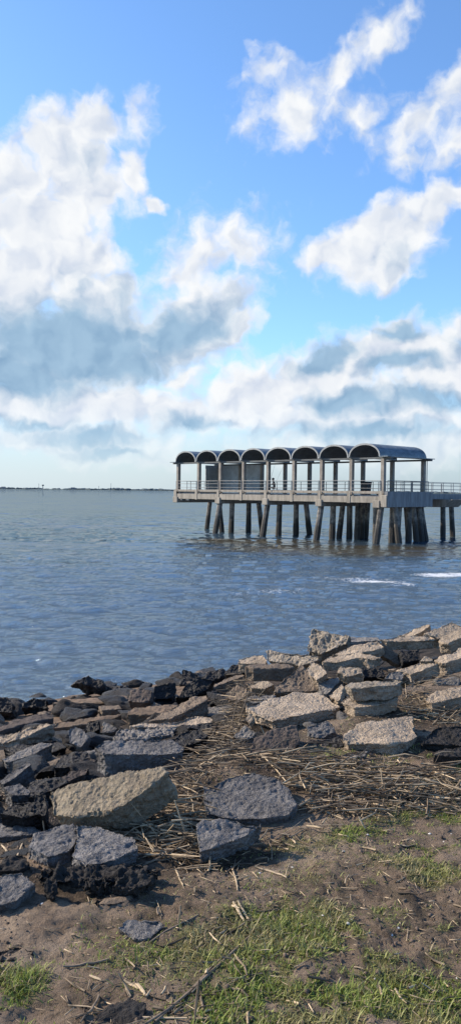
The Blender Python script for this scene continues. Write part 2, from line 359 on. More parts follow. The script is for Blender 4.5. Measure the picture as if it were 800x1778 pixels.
def T_(s, y=None): return s
rocks = [
 # label, polygon, material, normal, thickness, Y, options
 ('pitted pale block standing at the back of the pile, nearest the foam', [(542,1089),(584,1099),(607,1103),(600,1118),(557,1137),(531,1130),(534,1108)], 'pit', (-.35,-.7,.6), .26, 9.4, dict(pit=1.0)),
 ('long low grey slab behind the pile, right of the pitted block', [(590,1103),(658,1105),(660,1111),(600,1114)], 'grey', (0,-.15,1), .16, 9.5, {}),
 ('long pale slab with a pitted front overlooking the water, left of the pitted block', [(459,1128),(476,1127),(547,1135),(559,1140),(555,1147),(518,1157),(463,1147)], 'pit', (-.3,-.65,.65), .2, 8.6, dict(pit=0.39)),
 ('flat tan slab at the left end of the pale rock row, over dark stones', [(413,1143),(428,1138),(457,1136),(464,1146),(462,1153),(426,1152),(413,1149)], 'tan', (-.1,-.35,.93), .13, 8.8, {}),
 ('brown rectangular block below the pitted long slab, its left end lit', [(424,1158),(438,1153),(497,1152),(510,1159),(468,1161),(441,1161)], 'brown', (0,-.05,1), .13, 7.9, {}),
 ('small tan chunk under the brown rectangular block', [(426,1185),(436,1182),(466,1181),(477,1187),(460,1197),(434,1195)], 'tan', (-.3,-.5,.8), .12, 7.4, dict(pit=0.28)),
 ('brown triangular slab leaning with its point up, behind the big flat slab', [(472,1203),(475,1188),(486,1181),(523,1153),(535,1163),(549,1183),(562,1201)], 'brown', (0,-.5,.85), .13, 7.2, dict(pit=0.22)),
 ('upright diamond-shaped tan chunk in the middle of the pile', [(541,1143),(556,1152),(569,1168),(548,1183),(538,1175),(529,1160)], 'tan', (-.3,-.6,.7), .13, 7.1, dict(pit=0.28)),
 ('grey slab tilted beside the diamond-shaped chunk', [(550,1184),(584,1173),(598,1174),(583,1190),(568,1206),(556,1204)], 'grey', (-.1,-.4,.9), .12, 7.0, {}),
 ('tan block with a squared right end in the middle of the pile', [(556,1149),(568,1138),(617,1131),(664,1139),(650,1143),(618,1141),(590,1148)], 'tan', (-.15,-.12,.95), .11, 7.7, dict(pit=0.22)),
 ('rough tan slab resting on top of the squared tan block', [(575,1136),(605,1121),(653,1112),(670,1121),(645,1130),(605,1137)], 'tan', (-.15,-.3,.93), .11, 8.0, dict(pit=0.33)),
 ('brown slab sliding down to the right from the rough tan slab', [(652,1112),(675,1121),(705,1150),(692,1157),(666,1141),(652,1126)], 'brown', (.1,-.8,.5), .1, 8.05, {}),
 ('long straight-edged block under the two leaning slabs at the top of the pile', [(655,1109),(690,1103),(745,1101),(759,1108),(735,1111),(670,1112)], 'tan', (0,-.1,1), .125, 8.2, dict(pit=0.17)),
 ('narrow leaning tan slab left of the highest slab', [(688,1104),(712,1093),(734,1084),(748,1083),(735,1095),(715,1104)], 'tan', (-.35,-.35,.85), .1, 8.7, {}),
 ('highest slab of the pile, leaning with a bright upper edge', [(733,1101),(783,1077),(803,1084),(806,1096),(762,1108)], 'tan', (-.05,-.5,.85), .17, 8.4, {}),
 ('tan slab below the highest slab, at the right edge', [(757,1113),(780,1095),(806,1092),(812,1100),(777,1118)], 'tan', (-.3,-.2,.9), .14, 7.7, {}),
 ('thick tan slab at the right edge below two leaning slabs', [(751,1147),(802,1121),(830,1118),(820,1134),(771,1152)], 'tan', (-.25,-.2,.9), .15, 7.2, {}),
 ('tan slab with a rough left end right of the stacked blocks', [(687,1163),(728,1148),(765,1149),(748,1158),(712,1170)], 'tan', (-.2,-.15,.95), .12, 6.9, dict(pit=0.28)),
 ('grey chunk in the shade between the stacked blocks and the pile', [(664,1178),(672,1166),(690,1163),(704,1170),(700,1181)], 'grey', (0,-.6,.8), .1, 6.9, {}),
 ('small pointed tan stone in a gap of the pile', [(728,1148),(738,1137),(751,1141),(752,1148)], 'tan', (-.2,-.6,.8), .07, 7.2, {}),
 ('grey slab tucked under the thick tan slab at the right', [(752,1178),(790,1170),(799,1178),(797,1190),(760,1189)], 'grey', (0,-.6,.8), .12, 6.6, {}),
 ('squat tan block under the squared tan block', [(583,1167),(592,1156),(627,1156),(629,1169),(602,1175)], 'tan', (-.2,-.6,.75), .12, 7.0, dict(pit=0.22)),
 ('dark stone in the hollow of the pile', [(628,1160),(664,1158),(668,1176),(630,1178)], 'dark', (0,-.7,.7), .15, 7.2, {}),
 ('dark stone under the long straight-edged block', [(690,1128),(728,1126),(732,1146),(700,1150)], 'dark', (0,-.7,.7), .15, 7.9, {}),
 ('lower block of the stacked pair, its left end lit', [(588,1217),(604,1208),(690,1206),(693,1214),(640,1225),(610,1228)], 'tan', (-.12,-.1,1), .10, 5.7, {}),
 ('upper block of the stacked pair, bluish front and pale top', [(597,1190),(606,1184),(680,1179),(703,1180),(692,1187),(660,1191),(608,1196)], 'pit', (-.12,-.1,1), .115, 5.75, {}),
 ('wide flat slab with a pale speckled top lying at the edge of the grass', [(590,1282),(619,1257),(640,1250),(719,1243),(721,1268),(724,1277),(705,1288),(679,1291),(637,1290),(600,1287)], 'tan', (0,-.05,1), .075, 4.9, {}),
 ('rounded tan rock at the right edge above the grass', [(735,1214),(740,1205),(755,1198),(802,1190),(830,1192),(820,1203),(768,1217),(745,1220)], 'tan', (-.15,-.15,.95), .10, 5.8, dict(pit=0.33)),
 ('low tan slab between the stacked pair and the rounded rock', [(692,1193),(715,1187),(740,1191),(737,1202),(700,1201)], 'brown', (0,-.2,1), .08, 6.3, {}),
 ('small pale stone left of the stacked pair', [(569,1208),(592,1186),(598,1192),(592,1214),(584,1219)], 'tan', (-.3,-.5,.8), .1, 6.1, {}),
 ('largest flat slab, pale top, ringed by dry reeds in the middle', [(426,1228),(470,1212),(515,1201),(552,1201),(575,1213),(595,1227),(568,1231),(518,1242),(473,1249),(442,1238)], 'tan', (0,-.06,1), .11, 5.6, {}),
 ('mud-brown boulder in front of the largest flat slab', [(428,1318),(438,1279),(479,1265),(516,1258),(520,1290),(500,1316)], 'mud', (-.1,-.65,.75), .16, 4.85, {}),
 ('bluish block right of the mud-brown boulder', [(531,1262),(568,1247),(581,1256),(585,1270),(560,1281),(536,1280)], 'blue', (-.1,-.6,.8), .13, 5.15, {}),
 ('dark stone below the bluish block', [(520,1290),(536,1281),(590,1277),(596,1295),(555,1306)], 'dark', (0,-.5,.85), .1, 4.95, {}),
 ('grey stone among reeds left of the mud-brown boulder', [(402,1279),(424,1257),(447,1271),(441,1280),(421,1288)], 'grey', (-.2,-.6,.8), .1, 5.2, {}),
 ('small pale stub of concrete at the left corner of the largest flat slab', [(422,1247),(434,1232),(442,1247),(432,1260)], 'tan', (-.3,-.6,.7), .06, 5.5, {}),
 ('grey slab edge behind the largest flat slab', [(420,1216),(429,1207),(479,1206),(470,1214),(440,1220)], 'grey', (0,-.1,1), .08, 6.6, {}),
 ('dark weedy mound at the right edge below the rounded rock', [(728,1290),(745,1262),(802,1255),(830,1270),(815,1296)], 'clod', (0,-.4,.9), .1, 4.95, {}),
 ('low dark stone at the right edge beside the grass', [(752,1311),(775,1298),(815,1296),(815,1314)], 'clod', (0,-.3,1), .06, 4.65, {}),
 ('long grey stone half hidden by reeds in front of the wide flat slab', [(560,1318),(600,1306),(640,1303),(632,1312),(585,1322)], 'grey', (0,-.2,1), .04, 4.7, {}),
 # beside the water, left half
 ('long sandy-topped ledge beside the lone jagged rock', [(92,1220),(107,1212),(217,1207),(224,1213),(175,1220)], 'sand', (0,0,1), .26, None, {}),
 ('short dark block below the sandy-topped ledge', [(170,1225),(208,1222),(215,1229),(176,1233)], 'brown', (0,-.1,1), .18, None, {}),
 ('dark jagged rock at the left edge of the photo by the water', [(-8,1236),(-6,1214),(12,1206),(24,1222),(22,1236)], 'dark', (0,-.7,.7), .3, None, dict(amp=2, pit=1)),
 ('dark jagged rock at the waterline left of the sandy-topped ledge', [(34,1230),(40,1218),(60,1210),(84,1214),(84,1230)], 'dark', (0,-.7,.7), .25, None, dict(amp=2, pit=1)),
 ('long brown-topped slab slanting in from the left edge', [(-5,1264),(25,1247),(60,1240),(93,1237),(94,1247),(40,1258),(-5,1271)], 'mud', (0,-.05,1), .18, None, {}),
 ('pale tan slab with a rough top slanting in from the left edge', [(-5,1279),(40,1265),(86,1251),(90,1257),(64,1272),(22,1286),(-5,1293)], 'tan', (-.2,-.25,.95), .2, None, dict(pit=1)),
 ('brown sandy ledge below the short dark block', [(90,1264),(93,1253),(135,1247),(215,1240),(190,1250),(140,1259)], 'sand', (0,0,1), .12, None, {}),
 ('bluish rounded boulder below the brown sandy ledge', [(115,1268),(130,1259),(148,1266),(155,1280),(140,1298),(120,1290)], 'blue', (-.2,-.7,.7), .2, None, {}),
 ('small light grey wedge right of the bluish rounded boulder', [(176,1273),(178,1252),(192,1254),(206,1263),(198,1272)], 'grey', (-.2,-.7,.7), .14, None, {}),
 ('dark stone between the bluish boulder and the light grey wedge', [(143,1268),(152,1250),(174,1249),(175,1266),(160,1274)], 'dark', (0,-.7,.7), .15, None, {}),
 ('flat pale stone just left of the broad bluish slab', [(138,1296),(150,1288),(182,1289),(176,1297)], 'pit', (0,-.2,1), .06, None, {}),
 ('rough pale slab lying directly behind the broad bluish slab', [(192,1278),(205,1264),(250,1258),(306,1261),(304,1274),(250,1281),(205,1285)], 'grey', (0,-.15,1), .13, None, dict(pit=1)),
 ('broad bluish slab with a coarse top and black overhang, above the tilted tan rock', [(162,1295),(182,1284),(230,1281),(300,1284),(323,1297),(318,1305),(285,1309),(225,1309),(175,1307)], 'blue', (0,-.12,1), .16, None, dict(pit=.12, amp=.7, lift=1.0)),
 ('dark stone right of the broad bluish slab', [(290,1288),(320,1267),(346,1264),(364,1276),(350,1288),(320,1294)], 'dark', (0,-.4,.9), .14, None, {}),
 ('dark flat stone behind the broad bluish slab, by the reeds', [(325,1262),(345,1254),(378,1255),(374,1264),(350,1268)], 'dark', (0,-.4,.9), .12, None, {}),
 ('long thin pale slab above the rough pale slab', [(226,1260),(300,1250),(338,1241),(376,1245),(366,1253),(335,1258),(282,1263)], 'tan', (0,-.05,1), .1, None, {}),
 ('brown-topped slab slanting up toward the dark rocks', [(257,1252),(270,1240),(338,1209),(358,1206),(361,1214),(322,1235),(296,1247)], 'brown', (-.2,-.1,1), .16, None, dict(pit=0.22)),
 ('flat sandy slab between the ledge and the dark rocks', [(218,1240),(232,1227),(285,1222),(330,1224),(300,1236),(262,1241)], 'sand', (0,0,1), .12, None, {}),
 ('black squarish rock near the water in the middle of the dark row', [(264,1216),(267,1191),(290,1185),(307,1183),(308,1198),(298,1213)], 'dark', (.1,-.85,.5), .3, None, {}),
 ('dark brown rock left of the black squarish rock', [(219,1218),(228,1199),(248,1194),(265,1197),(262,1216),(240,1221)], 'mud', (-.2,-.6,.7), .25, None, dict(amp=1.6)),
 ('pointed black rock standing highest in the dark row', [(311,1190),(317,1161),(330,1163),(347,1170),(340,1188)], 'dark', (0,-.8,.6), .25, 12.3, dict(amp=1.4)),
 ('big black boulder with a brown left flank in the dark row', [(304,1212),(320,1188),(343,1174),(377,1177),(362,1196),(338,1211)], 'dark', (.1,-.75,.6), .3, None, {}),
 ('narrow slab with a pale edge slanting up to the pale rock row', [(352,1193),(366,1187),(420,1166),(426,1171),(402,1181),(362,1197)], 'brown', (-.1,-.1,1), .15, None, {}),
 ('dark rock behind the narrow slab with the pale edge', [(352,1180),(360,1165),(388,1158),(398,1168),(380,1180)], 'dark', (0,-.7,.7), .2, 11.0, {}),
 ('dark rock under the flat tan slab at the end of the pale row', [(390,1170),(402,1154),(428,1151),(432,1164),(410,1174)], 'dark', (0,-.7,.7), .2, 10.0, {}),
 ('rounded greyish rock left of the reeds, below the narrow slab', [(392,1212),(398,1196),(412,1188),(428,1192),(428,1208),(410,1217)], 'brown', (-.2,-.6,.75), .15, None, dict(pit=0.33)),
 ('flat greyish slab disappearing under the reeds', [(340,1242),(352,1228),(398,1222),(415,1230),(385,1241)], 'grey', (0,-.05,1), .08, None, {}),
 ('dark stone between the brown-topped slab and the rounded greyish rock', [(362,1222),(368,1210),(390,1207),(394,1222)], 'dark', (0,-.6,.7), .12, None, {}),
 # left, nearer
 ('grey ridge-shaped stone at the left edge above the flat-topped stone', [(-4,1356),(25,1333),(46,1320),(55,1326),(30,1347),(6,1364)], 'blue', (-.2,-.3,.9), .16, None, {}),
 ('flat-topped bluish stone at the left edge', [(6,1366),(36,1359),(56,1372),(50,1380),(18,1380)], 'blue', (0,-.3,1), .14, None, {}),
 ('long dark slab slanting in at the left edge above the ridge-shaped stone', [(0,1316),(40,1301),(80,1286),(94,1290),(62,1309),(12,1324)], 'grey', (0,-.2,1), .15, None, {}),
 ('dark flat stone behind the tilted tan rock', [(100,1352),(120,1337),(156,1331),(150,1343),(120,1356)], 'mud', (0,-.2,1), .1, None, {}),
 ('small brown stone topped by a pale pebble', [(136,1330),(140,1317),(155,1313),(168,1318),(166,1332)], 'mud', (0,-.5,.8), .1, None, {}),
 ('big tilted tan rock with a rough lit face, left of the reeds', [(83,1374),(95,1366),(160,1350),(230,1338),(287,1331),(292,1343),(215,1398),(180,1412),(130,1420),(90,1416)], 'olive', (-.32,-.38,.88), .16, None, dict(pit=.25)),
 ('long bluish slab running off the left edge above the cracked slab', [(-5,1428),(30,1429),(64,1433),(74,1440),(56,1448),(-5,1453)], 'blue', (0,-.1,1), .06, None, dict(pit=.12, amp=.7)),
 ('left half of the cracked bluish slab', [(47,1468),(60,1446),(90,1436),(130,1428),(138,1450),(124,1476),(84,1487)], 'blue', (0,-.06,1), .085, None, dict(pit=.12, amp=.7)),
 ('right half of the cracked bluish slab, tapering to the right', [(128,1428),(169,1430),(205,1441),(236,1454),(243,1472),(203,1491),(150,1502),(121,1484),(132,1452)], 'blue', (0,-.06,1), .085, None, dict(pit=.12, amp=.7)),
 ('blue-grey stone half buried in sand at the left edge', [(-6,1518),(40,1513),(66,1531),(34,1562),(-6,1574)], 'blue', (.05,-.15,1), .06, None, dict(pit=.12, amp=.7)),
 ('square blue-grey slab with a coarse top in the middle of the reeds', [(352,1364),(395,1349),(440,1338),(488,1352),(503,1372),(513,1398),(500,1414),(450,1422),(390,1420),(354,1412)], 'blue', (0,-.15,1), .055, None, dict(pit=.12, amp=.7)),
 ('smaller blue block under the square blue-grey slab', [(341,1432),(352,1424),(410,1420),(458,1430),(432,1450),(385,1465),(344,1480)], 'blue', (0,-.35,.93), .1, None, {}),
 ('dark stone behind the long bluish slab', [(0,1412),(25,1392),(70,1390),(74,1410),(40,1422)], 'dark', (0,-.4,.9), .14, None, {}),
 ('wide dark bed of crumbled mud added for the shade under both halves of the cracked slab', [(60,1512),(80,1500),(150,1500),(262,1494),(284,1510),(250,1530),(120,1534),(70,1526)], 'clod', (0,-.25,1), .05, None, dict(amp=1.8, pit=1)),  # thin dark bed filling the black shadow strip below the slab's front edge
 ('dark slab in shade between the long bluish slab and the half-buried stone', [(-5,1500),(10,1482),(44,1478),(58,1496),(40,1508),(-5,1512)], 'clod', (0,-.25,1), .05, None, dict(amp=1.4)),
 ('black stone wedged against the left end of the tilted tan rock', [(56,1412),(60,1380),(80,1372),(86,1400),(80,1418)], 'dark', (0,-.5,.85), .12, None, {}),
 ('low black slab above the tilted tan rock, reaching toward the left edge', [(30,1378),(52,1356),(100,1348),(128,1356),(90,1372),(60,1384)], 'dark', (0,-.3,.95), .12, None, {}),
 ('wide black slab below the pale tan slab at the left', [(5,1300),(40,1288),(100,1282),(118,1296),(90,1306),(30,1312)], 'dark', (0,-.3,.95), .14, None, {}),
 ('black slab between the bluish boulder and the small brown stone', [(92,1334),(104,1310),(150,1300),(160,1314),(132,1328)], 'dark', (0,-.35,.95), .14, None, {}),
 ('dark clod of mud under the cracked slab, left of centre', [(72,1545),(82,1522),(98,1524),(106,1545),(90,1562)], 'clod', (0,-.5,.85), .06, None, dict(amp=1.6, pit=1)),
 ('black clod of mud beneath the crack of the slab', [(142,1540),(150,1516),(185,1514),(195,1538),(170,1549)], 'clod', (0,-.5,.85), .07, None, dict(amp=1.6, pit=1)),
 ('wide dark clod of mud under the tapering end of the slab', [(192,1540),(200,1518),(250,1507),(274,1520),(262,1538),(220,1548)], 'clod', (0,-.5,.85), .08, None, dict(amp=1.6, pit=1)),
 ('flat dark crust lying on the bare sand', [(158,1560),(185,1551),(247,1548),(244,1560),(205,1570),(168,1572)], 'clod', (0,-.1,1), .03, None, dict(amp=1.2)),
 ('dark flat stone sunk in the sand beside a stubby twig', [(203,1610),(222,1594),(280,1592),(292,1604),(262,1628),(230,1632)], 'blue', (0,-.12,1), .04, None, dict(lift=.5)),
 ('dark stone at the left edge among grass', [(-5,1668),(-5,1650),(30,1640),(70,1645),(60,1658)], 'clod', (0,-.15,1), .03, None, {}),
 ('dark grey stone sunk in the ground at the bottom of the photo', [(158,1775),(182,1745),(225,1728),(256,1738),(250,1772),(205,1795)], 'clod', (0,-.12,1), .05, None, dict(lift=.4)),
]
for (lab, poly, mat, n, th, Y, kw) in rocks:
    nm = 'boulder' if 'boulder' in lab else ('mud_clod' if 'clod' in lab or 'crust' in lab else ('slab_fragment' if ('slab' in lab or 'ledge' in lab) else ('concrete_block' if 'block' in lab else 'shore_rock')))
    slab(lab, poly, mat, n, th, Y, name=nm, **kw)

def lump(name, loc, dims, mat, seed, voxel, amp=1.5, pit=.6, rot=0, label=None):
    """free-form boulder: hull of random points, roughened"""
    rnd = random.Random(seed); bm = bmesh.new()
    for k in range(16):
        v = Vector((rnd.gauss(0, 1), rnd.gauss(0, 1), rnd.gauss(0, 1))).normalized(); v *= rnd.uniform(.8, 1.15)
        bm.verts.new((v.x*dims[0]/2, v.y*dims[1]/2, (v.z*.5+.5)*dims[2]))
    r = bmesh.ops.convex_hull(bm, input=bm.verts)
    bmesh.ops.delete(bm, geom=[e for e in r['geom_interior'] if isinstance(e, bmesh.types.BMVert)], context='VERTS')
    me = remeshed(bm, voxel); roughen(me, max(dims), seed, amp, pit); smooth(me)
    o = link(name, me, M[mat], loc=loc); o.rotation_euler[2] = rot; return o
p = hit(172, 1209)
o = lump('boulder', (p[0]-.18, p[1], p[2]-.06), (.62, .45, .42), 'dark', 5, .012, 2.6, 1.2)
tag(o, 'lone jagged black rock sticking up against the water', 'rock', 'broken rocks and slabs of the shore')
o = lump('boulder', (p[0]+.22, p[1]+.1, p[2]-.06), (.5, .4, .26), 'dark', 8, .012, 2.4, 1.2)
tag(o, 'lower black rock touching the right of the lone jagged rock', 'rock', 'broken rocks and slabs of the shore')

# small stones wedged between the slabs: a few shapes, many individuals
stone_src = []
for k in range(14):
    rnd = random.Random(100+k); d = (rnd.uniform(.8, 1.2), rnd.uniform(.55, .9), rnd.uniform(.3, .6))
    bm = bmesh.new()
    for q in range(12):
        v = Vector((rnd.gauss(0, 1), rnd.gauss(0, 1), rnd.gauss(0, 1))).normalized()
        bm.verts.new((v.x*d[0]/2, v.y*d[1]/2, v.z*d[2]/2))
    r = bmesh.ops.convex_hull(bm, input=bm.verts)
    bmesh.ops.delete(bm, geom=[e for e in r['geom_interior'] if isinstance(e, bmesh.types.BMVert)], context='VERTS')
    me = remeshed(bm, .035)
    n_ = len(me.vertices); co = np.empty(n_*3, np.float32); me.vertices.foreach_get('co', co); co = co.reshape(-1, 3).astype(float)
    no = np.empty(n_*3, np.float32); me.vertices.foreach_get('normal', no); no = no.reshape(-1, 3)
    co = co+no*(fbm(co*2.4+k, 3, k)*.10+fbm(co*9+k, 2, k+5)*.035)[:, None]; me.vertices.foreach_set('co', co.astype(np.float32).ravel()); me.update()
    stone_src.append(smooth(me))
def inside(poly, x, y):
    c = False; n = len(poly); j = n-1
    for i in range(n):
        if (poly[i][1] > y) != (poly[j][1] > y) and x < (poly[j][0]-poly[i][0])*(y-poly[i][1])/(poly[j][1]-poly[i][1])+poly[i][0]: c = not c
        j = i
    return c
def free(x, y): return not any(abs(f[0][:, 0].mean()-x) < 1.2 and abs(f[0][:, 1].mean()-y) < 1.2 and inside(f[0], x, y) for f in FOOT)
rnd = random.Random(3); cnt = 0; tries = 0; placed = []
stone_mats = {}
while cnt < 215 and tries < 16000:
    tries += 1
    t = rnd.uniform(.1, 9.0); s = rnd.uniform(-1.5, 17)
    x = CR[0]+NV[0]*t+SV[0]*s; y = CR[1]+NV[1]*t+SV[1]*s
    if t > shore_w(s)+.15 or y < 2.8 or y > 22: continue
    if abs(x/y) > .30: continue
    if x/y > .05 and y > 9.5 and rnd.random() < .8: continue
    if not free(x, y): continue
    sz = rnd.choice((.14, .2, .28, .40) if x < 0 else (.10, .15, .2, .26))*rnd.uniform(.8, 1.25)*(1+.03*y)
    if x > .3 and rnd.random() < .5: continue
    if t > 4.5 and rnd.random() < .72: continue
    if t < .9: sz = min(sz, .17)
    if any((x-a)**2+(y-b)**2 < (.34*(sz+c))**2 for a, b, c in placed): continue
    placed.append((x, y, sz))
    k = rnd.randrange(14); kind = rnd.choices(('dark', 'clod', 'grey', 'brown'), (7, 4, 1.2, 1.6))[0]
    if x/y > .03: kind = rnd.choices(('dark', 'grey', 'brown', 'tan'), (3, 2, 3, 2))[0]
    key = (k, kind)
    if key not in stone_mats: me = stone_src[k].copy(); me.materials.append(M[kind]); me.name = 'small_stone'; stone_mats[key] = me
    o = link('small_stone', stone_mats[key]); cnt += 1
    o.location = (x, y, float(terr(x, y))+sz*.08); o.scale = (sz*1.15, sz*1.1, sz*.72)
    o.rotation_euler = (rnd.uniform(-.4, .4), rnd.uniform(-.4, .4), rnd.uniform(0, 6.28))
    col = {'dark': 'black wet', 'clod': 'dark brown', 'grey': 'grey', 'brown': 'brown', 'tan': 'pale tan'}[kind]
    tag(o, col+' small stone wedged among the bigger rocks of the shore', 'stone', col+' small stones between the slabs')

# ------------------------------------------------------------------ ground sheet (reaches far beyond the frame, dips under the water)
def spaced(lo, hi, a, b, fine, grow=1.16):
    mid = list(np.arange(a, b, fine)); r = []; st = fine; v = b
    while v < hi: r.append(v); st *= grow; v += st
    l = []; st = fine; v = a
    while v > lo: st *= grow; v -= st; l.append(v)
    return np.array(l[::-1]+mid+r)
xs = spaced(-60, 400, -2.6, 3.0, .014); ys = spaced(-300, 300, 1.9, 7.2, .014)
X, Yg = np.meshgrid(xs, ys); Z = terr(X, Yg)
tt, ss = ts(X, Yg)
q = np.stack([X, Yg, 0*X], -1).reshape(-1, 3)
near = (np.abs(X) < 9) & (Yg < 20) & (Yg > 0)
det = (fbm(q*7, 4, 40, .6)*.024+np.abs(fbm(q*26, 3, 44, .65))*.020).reshape(X.shape)
lumpy = np.clip(fbm(q*1.7, 2, 47).reshape(X.shape)*2+.6, .15, 1.2)
Z = Z+det*lumpy
# mounds of earth carry the rocks
UP = np.full(Z.shape, np.nan)
for (pl, bot, top) in FOOT:
    c0 = pl.mean(0); pl2 = c0+(pl-c0)*.92
    i0, i1 = np.searchsorted(xs, [pl2[:, 0].min(), pl2[:, 0].max()]); j0, j1 = np.searchsorted(ys, [pl2[:, 1].min(), pl2[:, 1].max()])
    if i1 <= i0 or j1 <= j0: continue
    sx, sy = X[j0:j1, i0:i1], Yg[j0:j1, i0:i1]; m = np.zeros(sx.shape, bool); n_ = len(pl2); j = n_-1
    for i in range(n_):
        yi, yj, xi, xj = pl2[i][1], pl2[j][1], pl2[i][0], pl2[j][0]
        if yi != yj: m ^= ((yi > sy) != (yj > sy)) & (sx < (xj-xi)*(sy-yi)/(yj-yi)+xi)
        j = i
    sub = UP[j0:j1, i0:i1]; h = bot+.035
    sub[m] = np.fmin(sub[m], h); UP[j0:j1, i0:i1] = sub
raise_ = np.where(np.isnan(UP), 0, np.clip(UP-Z, 0, .5))
k = raise_.copy()
for _ in range(7):
    kk = k.copy(); kk[1:-1, 1:-1] = (k[1:-1, 1:-1]*2+k[:-2, 1:-1]+k[2:, 1:-1]+k[1:-1, :-2]+k[1:-1, 2:])/6; k = kk
Z = Z+np.where(near, np.minimum(k, raise_+k*.6), 0)
ny, nx = Z.shape; idx = np.arange(nx*ny).reshape(ny, nx)
faces = np.stack([idx[:-1, :-1], idx[:-1, 1:], idx[1:, 1:], idx[1:, :-1]], -1).reshape(-1, 4)
me = smooth(mesh_np('ground', np.stack([X, Yg, Z], -1).reshape(-1, 3), faces))
def W_(px, py, rx, ry): q = hit(px, py); return (q[0], q[1], rx, ry)
LUSH = [W_(560,1660,.40,.34)+(1.1,), W_(660,1725,.65,.36)+(1.1,), W_(520,1760,.4,.25)+(1.0,), W_(780,1760,.35,.25)+(1.1,), W_(610,1625,.25,.2)+(.6,), W_(735,1580,.35,.22)+(.8,), W_(650,1560,.3,.15)+(.35,), W_(525,1470,.18,.12)+(.85,), W_(730,1425,.35,.16)+(.8,), W_(640,1450,.3,.15)+(.5,), W_(600,1590,.35,.2)+(.55,),
        W_(765,1345,.5,.3)+(.8,), W_(700,1320,.6,.25)+(.7,), W_(770,1475,.22,.18)+(.6,), W_(470,1640,.3,.25)+(.6,), W_(350,1650,.34,.16)+(.6,), W_(270,1670,.3,.08)+(.35,), W_(110,1640,.25,.07)+(.25,), W_(20,1720,.12,.2)+(.8,), W_(10,1770,.15,.15)+(.8,), W_(420,1750,.25,.2)+(.4,), W_(640,1500,.5,.3)+(.28,), W_(560,1545,.4,.2)+(.3,), W_(790,1640,.3,.25)+(.5,),
        (3.2, 2.8, 2.2, 2.0, .8), (-1.9, 1.2, .8, .8, .7), (.5, .2, 3, 1.0, .8)]
LUSH += [W_(770,1540,.35,.22)+(.8,), W_(700,1500,.3,.16)+(.55,), W_(790,1600,.3,.2)+(.8,), W_(450,1600,.2,.12)+(.5,), W_(690,1405,.4,.1)+(.6,)]
def turf(x, y):
    dens = np.full(x.shape, .06)
    for (cx, cy, rx, ry, st) in LUSH: dens = np.maximum(dens, st*np.exp(-(((x-cx)/rx)**2+((y-cy)/ry)**2)*1.3))
    q = np.stack([x, y, 0*x], -1).reshape(-1, 3); dens = dens*np.clip(.85+fbm(q*3.5, 4, 90, .6)*2.2+fbm(q*14, 2, 95)*1.2, 0, 2).reshape(x.shape)
    t, s_ = ts(x, y); dens = dens*np.clip(1-(t+.1)*3, 0, 1); dens[(x < -.55) & (y > 2.75)] = 0; dens[(x < -.1) & (y > 3.3)] = 0
    return dens
at_ = me.attributes.new('turf', 'FLOAT', 'POINT'); at_.data.foreach_set('value', np.where(near, turf(X, Yg), 0).astype(np.float32).ravel())
def ground_z(x, y):
    i = np.clip(np.searchsorted(xs, x)-1, 0, nx-2); j = np.clip(np.searchsorted(ys, y)-1, 0, ny-2)
    fx = (x-xs[i])/(xs[i+1]-xs[i]); fy = (y-ys[j])/(ys[j+1]-ys[j])
    return (Z[j, i]*(1-fx)+Z[j, i+1]*fx)*(1-fy)+(Z[j+1, i]*(1-fx)+Z[j+1, i+1]*fx)*fy
def ghit(px, py):
    d = ray(px, py); Y = np.arange(1.3, 14, .01); g = CAMZ+d[2]*Y-ground_z(d[0]*Y, Y); i = int(np.argmax(g < 0)); return at(px, py, Y[i])
